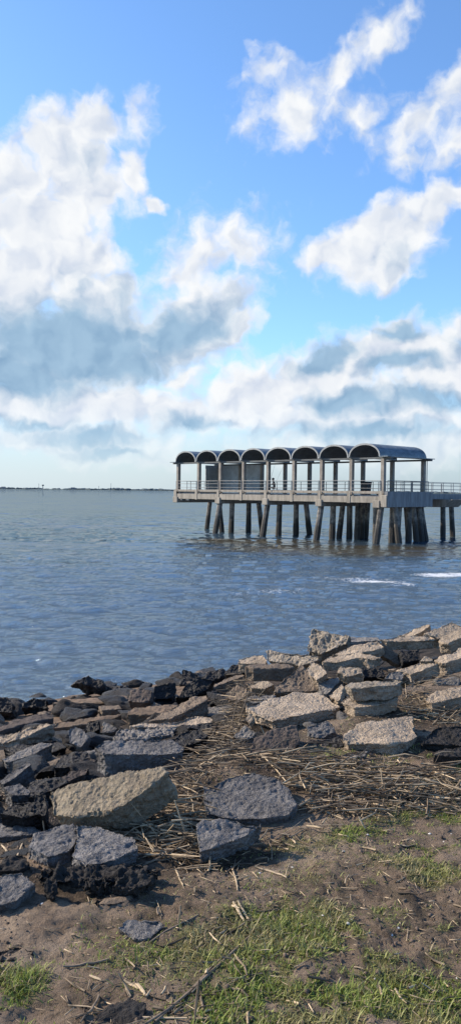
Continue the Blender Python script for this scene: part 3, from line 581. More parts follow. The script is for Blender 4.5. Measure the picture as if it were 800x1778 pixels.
def ground_mat():
    m, g, b = material('sandy_soil'); geo = g.new('ShaderNodeNewGeometry').outputs['Position']
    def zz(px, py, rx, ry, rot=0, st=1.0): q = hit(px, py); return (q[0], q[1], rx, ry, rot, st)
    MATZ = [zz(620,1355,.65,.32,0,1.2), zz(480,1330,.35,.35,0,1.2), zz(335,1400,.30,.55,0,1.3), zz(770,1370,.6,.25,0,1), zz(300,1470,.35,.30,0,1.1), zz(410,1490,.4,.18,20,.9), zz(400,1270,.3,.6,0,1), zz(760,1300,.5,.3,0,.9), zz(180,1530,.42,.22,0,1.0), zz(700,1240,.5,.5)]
    sp = g.new('ShaderNodeSeparateXYZ'); g.l.new(geo, sp.inputs[0])
    t = g.math('ADD', g.math('MULTIPLY', g.math('ADD', sp.outputs[0], 1.0), float(NV[0])), g.math('MULTIPLY', g.math('SUBTRACT', sp.outputs[1], 3.3), float(NV[1])))
    sand = g.mix(g.map(g.noise(geo, 2.2, 5, .6), .35, .65), (.34, .262, .19), (.235, .178, .13))
    sand = g.mix(g.math('MULTIPLY', g.map(g.noise(geo, 60, 4, .7), .5, .7), .5), sand, (.075, .055, .04))
    soil = g.mix(g.map(g.noise(geo, 12, 5, .7), .4, .65), (.21, .155, .11), (.10, .08, .055))
    # soil where the grass grows (right), bare sand to the left
    sel = g.map(g.math('ADD', g.noise(geo, 1.6, 5, .65), g.math('MULTIPLY', sp.outputs[0], .05)), .42, .60)
    col = g.mix(sel, sand, soil)
    litter_shade = g.blobs(g.vmath('ADD', g.vmath('MULTIPLY', geo, (1, 1, 0)), g.vmath('SCALE', g.vmath('SUBTRACT', g.noise(geo, 3, 5, .7, 'Color'), (.5, .5, .5)), sc=.5)), MATZ)
    col = g.mix(g.map(litter_shade, .0, .45), col, g.mix(g.map(g.noise(geo, 30, 4, .7), .4, .65), (.04, .03, .022), (.12, .088, .06)))  # dark litter soil under the reeds, with the shade of their gaps painted in
    blot = g.map(g.noise(geo, 7, 6, .72), .54, .62)
    col = g.mix(g.math('MULTIPLY', blot, g.map(sp.outputs[0], -.4, .5, .25, .6)), col, (.05, .038, .03))
    dark = g.mix(g.map(g.noise(geo, 5, 5, .6), .4, .7), (.016, .013, .011), (.06, .046, .035))  # near-black tone stands for deep shade in gaps between the shore rocks
    silt = g.mix(g.map(g.noise(geo, 3, 5, .65), .4, .65), (.20, .14, .095), (.09, .066, .048))
    dark = g.mix(g.map(g.math('ADD', t, g.math('MULTIPLY', g.noise(geo, .9, 4), 3.0)), 4.2, 6.0), dark, silt)
    col = g.mix(g.map(g.math('ADD', t, g.math('MULTIPLY', g.noise(geo, 1.2, 4), 1.2)), .55, .95), col, dark)
    tf = g.new('ShaderNodeAttribute'); tf.attribute_name = 'turf'
    moss = g.mix(g.map(g.noise(geo, 35, 4, .7), .4, .65), (.075, .085, .022), (.19, .185, .06))
    col = g.mix(g.math('MULTIPLY', g.map(tf.outputs['Fac'], .15, .8), .8), col, moss)
    shells = g.map(g.voro(geo, 26), .0, .10, 1, 0); pick = g.map(g.noise(geo, 9, 2), .60, .66)
    col = g.mix(g.math('MULTIPLY', g.math('MULTIPLY', shells, pick), .8), col, (.5, .47, .42))
    g.l.new(col, b.inputs['Base Color']); b.inputs['Roughness'].default_value = .92; b.inputs['Specular IOR Level'].default_value = .2
    bump(g, b, g.math('ADD', g.math('MULTIPLY', g.noise(geo, 22, 6, .75), 1.5), g.noise(geo, 90, 5, .75)), .9, .025); return m
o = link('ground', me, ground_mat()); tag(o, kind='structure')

# ------------------------------------------------------------------ water
def water_obj():
    rr = [5.0]
    while rr[-1] < 420: rr.append(rr[-1]*1.0058)
    while rr[-1] < 40000: rr.append(rr[-1]*1.12)
    rr = np.array(rr); th = np.concatenate([np.linspace(-75, -20, 70)[:-1], np.linspace(-20, 20, 640), np.linspace(20, 75, 70)[1:]])*math.pi/180
    A, Rr = np.meshgrid(th, rr); x = np.sin(A)*Rr; y = np.cos(A)*Rr; z = np.zeros_like(x)
    rnd = np.random.default_rng(12)
    for k in range(64):
        L = float(np.exp(rnd.uniform(math.log(.10), math.log(2.6)))); a = R(258)+rnd.normal(0, .42); ph = rnd.uniform(0, 6.28)
        amp = .0125*L**.66; kx, ky = math.cos(a)*2*math.pi/L, math.sin(a)*2*math.pi/L
        fade = np.clip((L/(Rr*.0058)-2.0)/2.5, 0, 1)
        s = np.sin(kx*x+ky*y+ph); z += amp*fade*(s+.35*(1-np.abs(s))*2-.35)
    q = np.stack([x*.11, y*.16, 0*x], -1).reshape(-1, 3); gust = (fbm(q, 3, 71).reshape(x.shape)*.55+1.0); z *= np.clip(gust, .4, 1.5)*.62
    ny, nx = x.shape; idx = np.arange(nx*ny).reshape(ny, nx)
    f = np.stack([idx[:-1, :-1], idx[1:, :-1], idx[1:, 1:], idx[:-1, 1:]], -1).reshape(-1, 4)
    me = smooth(mesh_np('water', np.stack([x, y, z], -1).reshape(-1, 3), f))
    m, g, b = material('sea_water'); geo = g.new('ShaderNodeNewGeometry').outputs['Position']
    sp = g.new('ShaderNodeSeparateXYZ'); g.l.new(geo, sp.inputs[0])
    flat = g.vmath('MULTIPLY', geo, (1, 1, 0))
    def w(px, py, rx, ry, rot=0, st=1.0): q = on_z(px, py, 0); return (q[0], q[1], rx, ry, rot, st)
    warp = g.vmath('SCALE', g.vmath('SUBTRACT', g.noise(flat, .8, 6, .7, 'Color'), (.5, .5, .5)), sc=1.5)
    pw = g.vmath('ADD', flat, warp)
    foam = g.blobs(pw, [w(650,1009,2.0,1.0,-12,1.0), w(620,1005,2.4,.8,0,.7), w(763,998,1.7,1.3,6,1.25), w(800,997,1.6,1.2,0,1.2), w(700,1013,.8,.7,0,.9)])
    thinf = g.blobs(pw, [w(480,1025,4.2,2.0,14,.9), w(560,1003,3.6,1.0,0,.8), w(420,1030,2.5,1.2,0,.8), w(230,1168,2.2,.6,20,.7)])
    fm = g.map(g.math('MULTIPLY_ADD', g.math('SUBTRACT', g.noise(g.vmath('MULTIPLY', flat, (1, 1.6, 0)), 6, 7, .8), .5), 3.2, foam), .35, .95)
    lace = g.map(g.math('MULTIPLY_ADD', g.math('SUBTRACT', g.noise(g.vmath('MULTIPLY', flat, (1, 1.8, 0)), 5, 6, .8), .5), 2.6, thinf), .78, 1.0)
    fm = g.math('MAXIMUM', g.math('MULTIPLY', fm, .8), g.math('MULTIPLY', lace, .35))
    murk = g.blobs(pw, [w(640,955,14,7,0,1.3), w(450,940,9,5,0,1.1), w(780,960,10,6,0,1.1)])
    body = g.mix(g.map(murk, .0, .7), (.030, .054, .080), (.060, .052, .036))
    near = g.map(sp.outputs[1], 14, 60, 1, 0)
    body = g.mix(near, body, (.052, .062, .064))
    g.l.new(body, b.inputs['Base Color']); b.inputs['Roughness'].default_value = .10; b.inputs['IOR'].default_value = 1.33
    far = g.map(sp.outputs[1], 30, 400)
    g.l.new(g.math('MULTIPLY_ADD', far, .08, .08), b.inputs['Roughness'])
    st = g.vmath('MULTIPLY', flat, (.6, 1.4, 1))
    h = g.math('ADD', g.noise(st, 4.2, 8, .70), g.math('MULTIPLY', g.noise(st, 1.4, 4, .6), .9))
    bn = g.new('ShaderNodeBump'); bn.inputs['Strength'].default_value = .7; bn.inputs['Distance'].default_value = .10
    g.l.new(h, bn.inputs['Height'])
    # wind ripples too small to resolve far out: slopes taken straight from noise
    sl = g.vmath('ADD', g.vmath('SUBTRACT', g.noise(g.vmath('MULTIPLY', flat, (.35, 1, 1)), 1.3, 6, .75, 'Color'), (.5, .5, .5)), g.vmath('SUBTRACT', g.noise(g.vmath('MULTIPLY', flat, (.3, 1, 1)), .25, 3, .7, 'Color'), (.5, .5, .5)))
    nf = g.vmath('NORMALIZE', g.vmath('ADD', g.vmath('MULTIPLY', sl, (.7, 1.1, 0)), (0, 0, 1)))
    k = g.map(sp.outputs[1], 22, 75)
    nv = g.vmath('NORMALIZE', g.vmath('ADD', g.vmath('SCALE', bn.outputs[0], sc=g.math('SUBTRACT', 1.0, k)), g.vmath('SCALE', nf, sc=k)))
    g.l.new(nv, b.inputs['Normal'])
    fo = g.new('ShaderNodeBsdfDiffuse'); fo.inputs[0].default_value = (.72, .74, .75, 1)
    # mirror part over the murky body; unresolved wave slopes keep it well under a flat mirror's
    b.inputs['Specular IOR Level'].default_value = 0.0; b.inputs['Roughness'].default_value = 1
    for l_ in list(b.inputs['Roughness'].links): g.l.remove(l_)
    fr = g.new('ShaderNodeFresnel'); fr.inputs['IOR'].default_value = 1.33; g.l.new(nv, fr.inputs['Normal'])
    gl = g.new('ShaderNodeBsdfGlossy'); gl.inputs['Roughness'].default_value = .03; gl.inputs['Color'].default_value = (.80, .85, .84, 1); g.l.new(nv, gl.inputs['Normal'])
    wm = g.new('ShaderNodeMixShader'); g.l.new(g.math('MULTIPLY', fr.outputs[0], g.map(sp.outputs[1], 14, 60, .42, .44)), wm.inputs[0]); g.l.new(b.outputs[0], wm.inputs[1]); g.l.new(gl.outputs[0], wm.inputs[2])
    mx = g.new('ShaderNodeMixShader'); g.l.new(fm, mx.inputs[0]); g.l.new(wm.outputs[0], mx.inputs[1]); g.l.new(fo.outputs[0], mx.inputs[2])
    g.l.new(mx.outputs[0], g.n['Material Output'].inputs[0])
    o = link('water', me, m); tag(o, kind='structure')
water_obj()

# ------------------------------------------------------------------ far shore
def far_shore():
    n = 500; D = 5200.0; rnd = np.random.default_rng(5)
    xs_ = np.linspace(-4200, 2600, n); v = []; yb = D+xs_*-.10+np.interp(xs_, [-4200, 2600], [0, 900])
    h = 2.5+0*xs_
    for i in range(n): v += [(xs_[i], yb[i], -1), (xs_[i], yb[i]+30, h[i]), (xs_[i], yb[i]+900, 6)]
    f = [(i*3+k, (i+1)*3+k, (i+1)*3+k+1, i*3+k+1) for i in range(n-1) for k in (0, 1)]
    o = link('far_shore', mesh_np('far_shore', v, f), simple('far_marsh', (.07, .10, .09), .9, nscale=.01)); tag(o, kind='structure')
    # trees in a mass
    V = []; Fc = []
    for k in range(1500):
        x = rnd.uniform(-4200, 2600); y = np.interp(x, xs_, yb)+rnd.uniform(35, 260); cl = .5+.5*math.sin(x*.006)+.3*math.sin(x*.021)
        if rnd.random() > .35+.5*cl: continue
        hh = rnd.uniform(5, 12)*(1+.35*cl); w = rnd.uniform(10, 30); b0 = len(V)
        ring = 7
        for lv, (rz, rw) in enumerate(((0, .7), (.45, 1.0), (.85, .6))):
            for a in range(ring): V.append((x+math.cos(a*6.283/ring)*w*rw*rnd.uniform(.7, 1.2), y+math.sin(a*6.283/ring)*w*rw, 2.5+hh*rz*rnd.uniform(.85, 1.1)))
        V.append((x, y, 2.5+hh))
        for lv in (0, 1):
            for a in range(ring):
                p0, p1 = b0+lv*ring+a, b0+lv*ring+(a+1) % ring; Fc += [(p0, p1, p1+ring), (p0, p1+ring, p0+ring)]
        for a in range(ring): Fc.append((b0+2*ring+a, b0+2*ring+(a+1) % ring, b0+3*ring))
    o = link('far_woods', mesh_np('far_woods', V, Fc), simple('hazy_far_foliage', (.085, .115, .13), .95, nscale=.02)); tag(o, 'low dark line of trees along the far shore', 'woods', kind='stuff')  # foliage colour shifted to pale blue for distance haze; no air volume
    mm = simple('mast_steel', (.10, .12, .14), .6, 0, 1, .1)
    def mast(px, ytop, lab, w=1.6):
        Y = 5300.0; b = at(px, 850, Y); top = at(px, ytop, Y)[2]; e = empty('radio_mast', (b[0], Y, 3)); tag(e, lab, 'mast', 'masts on the far shore')
        H = top-3; m = MB(); m.tube([(0, 0, 0), (0, 0, H)], [w, w*.4], 6); m.build('tower', mm, e)
        m = MB()
        for k in range(3): m.box(Vector((-w*1.5, -w*.3, H*(.72+.1*k))), (Vector((1, 0, 0)), Vector((0, 1, 0)), Vector((0, 0, 1))), None, (w*3, w*.6, w*.5))
        m.build('crossbar', mm, e)
    mast(193, 839, 'tallest thin mast on the far shore, near the pier')
    mast(68, 839.5, 'thin mast on the far shore next to the water tower')
    mast(172, 844, 'short thin mast on the far shore between two tall ones')
    b = at(75, 848, 5300); e = empty('water_tower', (b[0], 5300, 3)); tag(e, 'tiny water tower with a bulb on the far shore at the left', 'water tower')
    m = MB(); m.tube([(0, 0, 0), (0, 0, 22)], [3, 2.2], 8); m.build('shaft', mm, e)
    m = MB(); m.tube([(0, 0, 21), (0, 0, 24), (0, 0, 28), (0, 0, 30.5)], [3, 8, 8, 2], 12); m.build('tank', mm, e, sm=True)
    for k, (px, lab) in enumerate(((8, 'small dark blockhouse at the left end of the far shore'), (128, 'small house shape on the far shore left of the short mast'))):
        b = at(px, 849, 5200); e = empty('far_house', (b[0], 5180, 3)); tag(e, lab, 'house', 'houses on the far shore')
        MB().cbox(-12, 12, -8, 8, 0, 9).build('wall', mm, e)
        m = MB(); vs = [m.bm.verts.new(c) for c in ((-13, -9, 9), (13, -9, 9), (13, 9, 9), (-13, 9, 9), (-13, 0, 14), (13, 0, 14))]
        for q in ((0, 1, 5, 4), (2, 3, 4, 5), (0, 4, 3), (1, 2, 5)): m.bm.faces.new([vs[i] for i in q])
        m.build('roof', mm, e)
far_shore()

# ------------------------------------------------------------------ the pier
PA = R(44); BAY = 2.93; W = 5.35; NB = 8
PN = Vector((264/F*60+.0, 60, 0)); PU = Vector((-math.sin(PA), math.cos(PA), 0)); PV = Vector((math.cos(PA), math.sin(PA), 0))
FR = (Vector((0, 0, 0)), Vector((1, 0, 0)), Vector((0, 1, 0)))
ZD, ZE = 3.62, 6.42         # deck top, eave
pier = empty('fishing_pier', PN, 0); pier.rotation_euler[2] = math.atan2(PU.y, PU.x)
# in the pier's own axes: x runs along the long side away from us, y is minus the depth direction
def Lp(s, v, z): return Vector((s, -v, z))   # PU x: s ; PV = rotate(PU,-90deg) -> local -y
tag(pier, 'concrete fishing pier on piles with a row of arched roofs', 'pier')
LEN = NB*BAY
def sbox(m, s0, s1, v0, v1, z0, z1): m.cbox(s0, s1, -v1, -v0, z0, z1); return m
PB = lambda m, n, mat, bev=0, sm=False: m.build(n, M[mat], pier, bev, sm)
m = MB(); sbox(m, -.3, LEN+.12, -.1, W+.15, 3.22, ZD); PB(m, 'deck_slab', 'deck2', .01)
# long front fascia, pieces bay by bay with slight joints
for k in range(0, NB, 2):
    m = MB(); sbox(m, k*BAY+.02, (k+2)*BAY-.02, -.34, -.102, 3.02, 3.50); PB(m, 'fascia_beam', 'deck', .015)
    m = MB(); sbox(m, k*BAY+.02, (k+2)*BAY-.02, W+.152, W+.40, 3.02, 3.50); PB(m, 'fascia_beam', 'deck', .015)
for k in range(NB):
    m = MB(); sbox(m, k*BAY+.17, (k+1)*BAY-.17, -.26, -.12, 3.70, 3.90); PB(m, 'curb_rail', 'deck', .012)
    m = MB(); sbox(m, k*BAY+.17, (k+1)*BAY-.17, W-.05, W+.09, 3.70, 3.90); PB(m, 'curb_rail', 'deck', .012)
# end wall facing right
m = MB(); sbox(m, -.62, -.302, -.30, W+.42, 2.72, 3.88); PB(m, 'end_wall', 'deck2', .015)
m = MB(); sbox(m, -.66, -.1, -.46, -.342, 2.70, 3.62); PB(m, 'corner_bracket', 'deck', .05)
# far end, with ragged broken brackets below
m = MB(); sbox(m, LEN+.122, LEN+.30, -.34, W+.42, 3.02, 3.80); PB(m, 'end_wall', 'deck', .015)
for ds, dz, w in ((-.2, 2.78, .35), (-.9, 2.86, .3), (-1.9, 2.88, .5)):
    m = MB(); sbox(m, LEN+ds, LEN+ds+w, -.3, .1, dz, 3.018)
    PB(m, 'broken_bracket', 'deck2', .05)
# posts
def post(s, v, front):
    m = MB(); r = .15
    sbox(m, s-r, s+r, v-r, v+r, ZD+.002, ZE-.12)
    o = PB(m, 'roof_post', 'post', .02)
    if front:
        m = MB(); sbox(m, s-.15, s+.15, v-.38, v-.345, 2.98, 3.92); PB(m, 'pilaster', 'deck', .012)
for k in range(NB+1):
    post(k*BAY, 0, True); post(k*BAY, W, False)
    if k % 2 == 0:      # bent caps across the pier over the piles
        m = MB(); sbox(m, k*BAY-.32+(.0 if k else .34), k*BAY+.32+(.34 if k == 0 else 0), -.44, W+.5, 2.66, 3.215); PB(m, 'bent_cap', 'deck', .03)
for v in (0, W):        # beams along the eaves
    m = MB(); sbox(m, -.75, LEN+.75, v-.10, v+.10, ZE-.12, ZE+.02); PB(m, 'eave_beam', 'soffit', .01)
# vaults
def vault(k):
    s0, s1 = k*BAY+.02, (k+1)*BAY-.02; n = 18; v0, v1 = -.42, W+.42; hh = 1.02
    def arc(r_off):
        out = []
        for i in range(n+1):
            a = math.pi*i/n; rx = (s1-s0)/2-r_off; out.append(((s0+s1)/2-math.cos(a)*rx, ZE+.03+math.sin(a)**.9*(hh-r_off)))
        return out
    outer, inner, lin = arc(0), arc(.05), arc(.10)
    e = None
    m = MB(); rows = 44             # corrugated sheet: ribs run around the arch
    for (a, amp) in ((outer, .022),):
        grid = []
        for j in range(rows*2+1):
            v = v0+(v1-v0)*j/(rows*2); w = amp if j % 2 else 0
            grid.append([m.bm.verts.new(Lp((s0+s1)/2+(p[0]-(s0+s1)/2)*(1+w), v, p[1]+w)) for p in a])
        for j in range(len(grid)-1):
            for i in range(n): m.bm.faces.new((grid[j][i], grid[j][i+1], grid[j+1][i+1], grid[j+1][i]))
    e = PB(m, 'roof_vault', 'roof')
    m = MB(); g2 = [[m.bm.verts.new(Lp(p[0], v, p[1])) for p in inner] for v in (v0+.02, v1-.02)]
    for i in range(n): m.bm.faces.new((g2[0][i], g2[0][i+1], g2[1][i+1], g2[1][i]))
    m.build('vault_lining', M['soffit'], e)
    for v in (v0-.03, v1+.001):
        m = MB(); A = [[m.bm.verts.new(Lp(p[0], vv, p[1]+dz)) for p in arr] for (arr, dz) in ((outer, .03), (lin, 0)) for vv in (v, v+.03)]
        for i in range(n):
            m.bm.faces.new((A[0][i], A[0][i+1], A[2][i+1], A[2][i])); m.bm.faces.new((A[1][i], A[3][i], A[3][i+1], A[1][i+1]))
            m.bm.faces.new((A[0][i], A[1][i], A[1][i+1], A[0][i+1])); m.bm.faces.new((A[2][i], A[2][i+1], A[3][i+1], A[3][i]))
        m.build('arch_trim', M['trim'], e)
for k in range(NB): vault(k)
for k in range(NB+1):   # gutters between the vaults, running across
    m = MB(); s = k*BAY; a, b = (s-.10, s+.10)
    sbox(m, a, b, -.50, W+.50, ZE+.022, ZE+.10); PB(m, 'gutter', 'trim' if k not in (0, NB) else 'roof', .01)
for a, b in ((-.72, -.11), (LEN+.11, LEN+.72)):     # flat eave lips at both ends
    m = MB(); sbox(m, a, b, -.50, W+.50, ZE+.03, ZE+.09); PB(m, 'eave_lip', 'roof', .01)
m = MB(); m.tube([Lp(-.2, W+.2, 3.7), Lp(-.2, W+.2, ZE)], .03, 6); PB(m, 'downpipe', 'rail')
# windbreak panel at the back of the two bays before the last two
for a, b in ((5.97, 7.0), (7.0, 8.3)):
    m = MB(); sbox(m, a*BAY+.16, b*BAY-.16, W-.06, W+.04, ZD+.3, ZE-.121); PB(m, 'windbreak_panel', 'panel', .01)
m = MB(); sbox(m, LEN-.05, LEN+.05, W-1.9, W-.2, ZD+.3, ZE-.121); PB(m, 'windbreak_panel', 'panel', .01)
# railings
def railing(p0, p1, posts, mat='rail', name='railing', low=3.9, parent=pier):
    m = MB(); p0, p1 = Vector(p0), Vector(p1)
    for z in (4.70, 4.45, 4.12): m.tube([p0+Vector((0, 0, z)), p1+Vector((0, 0, z))],   .022 if z > 4.5 else .015, 6)
    for i in range(posts+1):
        q = p0.lerp(p1, i/posts); m.tube([q+Vector((0, 0, low)), q+Vector((0, 0, 4.70))], .028, 6)
    return m.build(name, M[mat], parent)
for k in range(NB):
    railing(Lp(k*BAY+.16, -.19, 0), Lp((k+1)*BAY-.16, -.19, 0), 1 if k < 6 else 2)
    railing(Lp(k*BAY+.16, W+.02, 0), Lp((k+1)*BAY-.16, W+.02, 0), 3, 'rail_dark')
railing(Lp(-.46, -.1, 0), Lp(-.46, W, 0), 5, 'rail_dark', low=3.87); railing(Lp(LEN+.21, -.1, 0), Lp(LEN+.21, W, 0), 3, low=3.79)
# approach walkway
wk0, wk1, wl = 1.6, 4.6, 60
m = MB(); sbox(m, wk0, wk1, W+.42, W+wl, 3.40, ZD-.004); PB(m, 'walkway_slab', 'deck2', .01)
for s in (wk0-.16, wk1+.002):
    m = MB(); sbox(m, s, s+.158, W+.422, W+wl, 3.28, 3.74); PB(m, 'walkway_beam', 'deck2', .01)
    for j in range(6):
        a = W+.6+j*9.8; railing(Lp(s+.08, a, 0), Lp(s+.08, a+9.7, 0), 6, 'rail', low=3.78)
for j in range(5):
    v = W+6.0+j*9.0; m = MB(); vs = []
    for vv in (v-.55, v+1.9):
        for (s, z) in ((wk0-1.0, 3.275), (wk1+1.0, 3.275), (wk1+.3, 2.60), (wk0-.1, 2.60)): vs.append(m.bm.verts.new(Lp(s, vv, z)))
    for q in ((0, 1, 2, 3), (7, 6, 5, 4), (0, 4, 5, 1), (1, 5, 6, 2), (2, 6, 7, 3), (3, 7, 4, 0)): m.bm.faces.new([vs[i] for i in q])
    PB(m, 'pile_cap', 'deck', .02)
def pile(top, bot, r=.235, n=8, name='pile'):
    """top, bot: world positions; carried on below the water to the sea bed"""
    top = Vector(top); bot = Vector(bot); d = (bot-top); low = bot+d*(1.6/abs(d.z)); inv = pier.matrix_basis.inverted()
    m = MB(); K = 10; pts = [inv @ top.lerp(low, i/K) for i in range(K+1)]
    m.tube(pts, [r]*(K+1), n); o = PB(m, name, 'pile')
    # growth of oysters at the tide line
    if r > .1:
        me = o.data; co = np.array([v.co[:] for v in me.vertices]); z = co[:, 2]
        f = np.clip(1-np.abs(z-.4)/1.1, 0, 1)*.20*r/.27; c = np.repeat(np.array([p[:] for p in pts]), n, 0)[:len(co)]
        d_ = co-c; nn = fbm(co*2.5, 2, int(abs(top.x)*10)); co = c+d_*(1+(f*(.8+nn))[:, None]); me.vertices.foreach_set('co', co.ravel()); me.update()
bpy.context.view_layer.update()
def W3(s, v, z): return PN+PU*s+PV*v+Vector((0, 0, z))
for k in (0, 2, 4, 6):
    s = k*BAY+(.12 if k == 0 else 0)
    pile(W3(s, -.05, 2.8), W3(s, -.62, 0)); pile(W3(s, 1.45, 2.8), W3(s, 1.35, 0)); pile(W3(s, 3.6, 2.8), W3(s, 3.6, 0)); pile(W3(s, 4.9, 2.8), W3(s, 5.45, 0))
extra = [(365, 359, 918.5, 79.5), (380, 385, 924, 0), (595, 588, 934, 0), (621, 619, 937, 0), (629, 627, 936, 0), (638, 634, 934, 0), (652, 651, 941, 0), (704, 709, 938, 0), (684, 692, 943.5, 0), (716, 722, 940, 0), (729, 738, 939, 0), (693, 688, 942, 0)]
for (tx, bx, by, _) in extra:
    b = on_z(bx, by, 0); t = at(tx, 870, b[1]); pile((t[0], b[1], 3.0), (b[0], b[1], 0), .22)
for j in range(5):
    v = W+6.0+j*9.0
    pile(W3(wk0+.25, v, 2.7), W3(wk0+.1, v-.15, 0), .22); pile(W3(wk0+.25, v+1.35, 2.7), W3(wk0+.1, v+1.4, 0), .22); pile(W3(wk1-.35, v, 2.7), W3(wk1-.1, v, 0), .22)

# bin on the deck
b = at(635, 842, 66.9); inv = None
e = empty('trash_bin', (b[0], b[1], ZD), PA); tag(e, 'dark square rubbish bin standing behind the pier railing', 'bin')
m = MB(); vs = [m.bm.verts.new((x*w, y*w, z)) for z, w in ((0, .27), (1.0, .33)) for x, y in ((-1, -1), (1, -1), (1, 1), (-1, 1))]
for q in ((3, 2, 1, 0), (4, 5, 6, 7), (0, 1, 5, 4), (1, 2, 6, 5), (2, 3, 7, 6), (3, 0, 4, 7)): m.bm.faces.new([vs[i] for i in q])
m.build('body', M['bird'], e, .02); MB().cbox(-.37, .37, -.37, .37, 1.002, 1.09).build('lid', M['bird'], e, .02)
MB().tube([(-.3, -.36, 1.05), (.3, -.36, 1.05)], .02).build('handle', M['rail'], e)

# stool, seated angler, rods
bp = at(477, 842, 68.3); A = Vector((bp[0], bp[1], ZD))
e = empty('folding_stool', A, 0); tag(e, 'low dark folding stool under the seated angler on the pier', 'stool')
MB().cbox(-.22, .22, -.18, .18, .40, .43).build('seat', M['bird'], e, .01)
for (a, b_) in (((-.2, -.16, 0), (.2, -.16, .4)), ((.2, -.16, 0), (-.2, -.16, .4)), ((-.2, .16, 0), (.2, .16, .4)), ((.2, .16, 0), (-.2, .16, .4))):
    MB().tube([a, b_], .013).build('leg', M['rail_dark'], e)
def person():
    me = bpy.data.meshes.new('person'); V = []; E = []; Rd = []
    def add(p, r, par=None):
        V.append(p); Rd.append(r)
        if par is not None: E.append((par, len(V)-1))
        return len(V)-1
    pel = add((0, 0, .52), .15); sp1 = add((-.06, 0, .70), .145, pel); ch = add((-.10, 0, .92), .16, sp1); nk = add((-.13, 0, 1.07), .06, ch); hd = add((-.15, 0, 1.17), .095, nk); add((-.16, 0, 1.27), .085, hd)
    for s in (-1, 1):
        hip = add((-.04, s*.10, .50), .10, pel); kn = add((-.46, s*.13, .52), .065, hip); an = add((-.50, s*.14, .10), .042, kn); add((-.66, s*.15, .045), .035, an)
        sh = add((-.10, s*.19, .98), .065, ch); el = add((-.24, s*.24, .76), .045, sh); wr = add((-.44, s*.12, .72), .03, el); pm = add((-.51, s*.10, .72), .032, wr)
        for j in range(4): f1 = add((-.56, s*(.085+.018*j-.02), .73-.01*j), .010, pm); add((-.575-.005*(j % 2), s*(.085+.018*j-.02), .70), .008, f1)
        f1 = add((-.52, s*.06, .74), .011, pm); add((-.55, s*.045, .73), .009, f1)
    me.from_pydata(V, E, []); o = bpy.data.objects.new('tmp', me); C.objects.link(o)
    md = o.modifiers.new('s', 'SKIN'); md.use_smooth_shade = True
    for i, r in enumerate(Rd): me.skin_vertices[0].data[i].radius = (r, r)
    me.skin_vertices[0].data[0].use_root = True
    sb = o.modifiers.new('d', 'SUBSURF'); sb.levels = 2; sb.render_levels = 2
    dg = bpy.context.evaluated_depsgraph_get(); m2 = bpy.data.meshes.new_from_object(o.evaluated_get(dg)); bpy.data.objects.remove(o)
    return m2
pm = person(); pm.materials.clear()
o = link('person', pm, simple('dark_clothing', (.018, .02, .026), .9, nscale=8), loc=A); tag(o, 'person in dark clothes sitting hunched by the pier railing', 'person')
skin = simple('skin', (.35, .2, .14), .6, nscale=10, var=.1)
m = MB(); bmesh.ops.create_uvsphere(m.bm, u_segments=14, v_segments=10, radius=.105, matrix=Matrix.Translation((-.155, 0, 1.26)) @ Matrix.Diagonal((1.05, .95, .8, 1)))
m.build('hair', M['bird'], o, sm=True)
m = MB(); bmesh.ops.create_uvsphere(m.bm, u_segments=14, v_segments=10, radius=.085, matrix=Matrix.Translation((-.185, 0, 1.18)) @ Matrix.Diagonal((.9, .9, 1.15, 1)))
m.tube([(-.27, 0, 1.20), (-.285, 0, 1.165)], [.008, .016], 6); m.build('face', skin, o, sm=True)
for (dx, lean, lab) in ((-.1, .75, 'thin fishing rod leaning right beside the seated angler'), (-.55, .45, 'second thin fishing rod left of the seated angler, on the railing')):
    e = empty('fishing_rod', A+Vector((dx, -.45, .3))); tag(e, lab, 'fishing rod', 'fishing rods on the pier')
    MB().tube([(0, 0, 0), (lean*.12, -.05, .45)], .022).build('handle', M['bird'], e)
    MB().tube([(lean*.12, -.05, .45), (lean*.55, -.3, 1.3), (lean*1.05, -.5, 2.1)], [.014, .010, .006]).build('blade', M['rail_dark'], e)
    MB().tube([(lean*.06-.03, -.06, .36), (lean*.06+.05, -.06, .36)], .045, 10).build('reel', M['rail_dark'], e)

# ------------------------------------------------------------------ dry reeds
def reed_mat(name, c1, c2):
    m, g, b = material(name); geo = g.new('ShaderNodeNewGeometry'); r = geo.outputs['Random Per Island']
    c = g.mix(g.math('POWER', r, 1.7), c1, c2); c = g.mix(g.map(g.noise(geo.outputs['Position'], 18, 3), .45, .7), c, tuple(x*.45 for x in c1))
    g.l.new(c, b.inputs['Base Color']); b.inputs['Roughness'].default_value = .7; return m
M['reed'] = reed_mat('dry_reed', (.10, .068, .04), (.56, .43, .27))
M['stalk'] = reed_mat('bleached_stalk', (.42, .32, .20), (.50, .40, .27))
M['stalk_d'] = reed_mat('brown_stalk', (.20, .145, .095), (.26, .20, .13))
def poly_pick(poly, r):
    xs_ = [p[0] for p in poly]; ys_ = [p[1] for p in poly]
    while True:
        x = r.uniform(min(xs_), max(xs_)); y = r.uniform(min(ys_), max(ys_))
        if inside(poly, x, y): return x, y
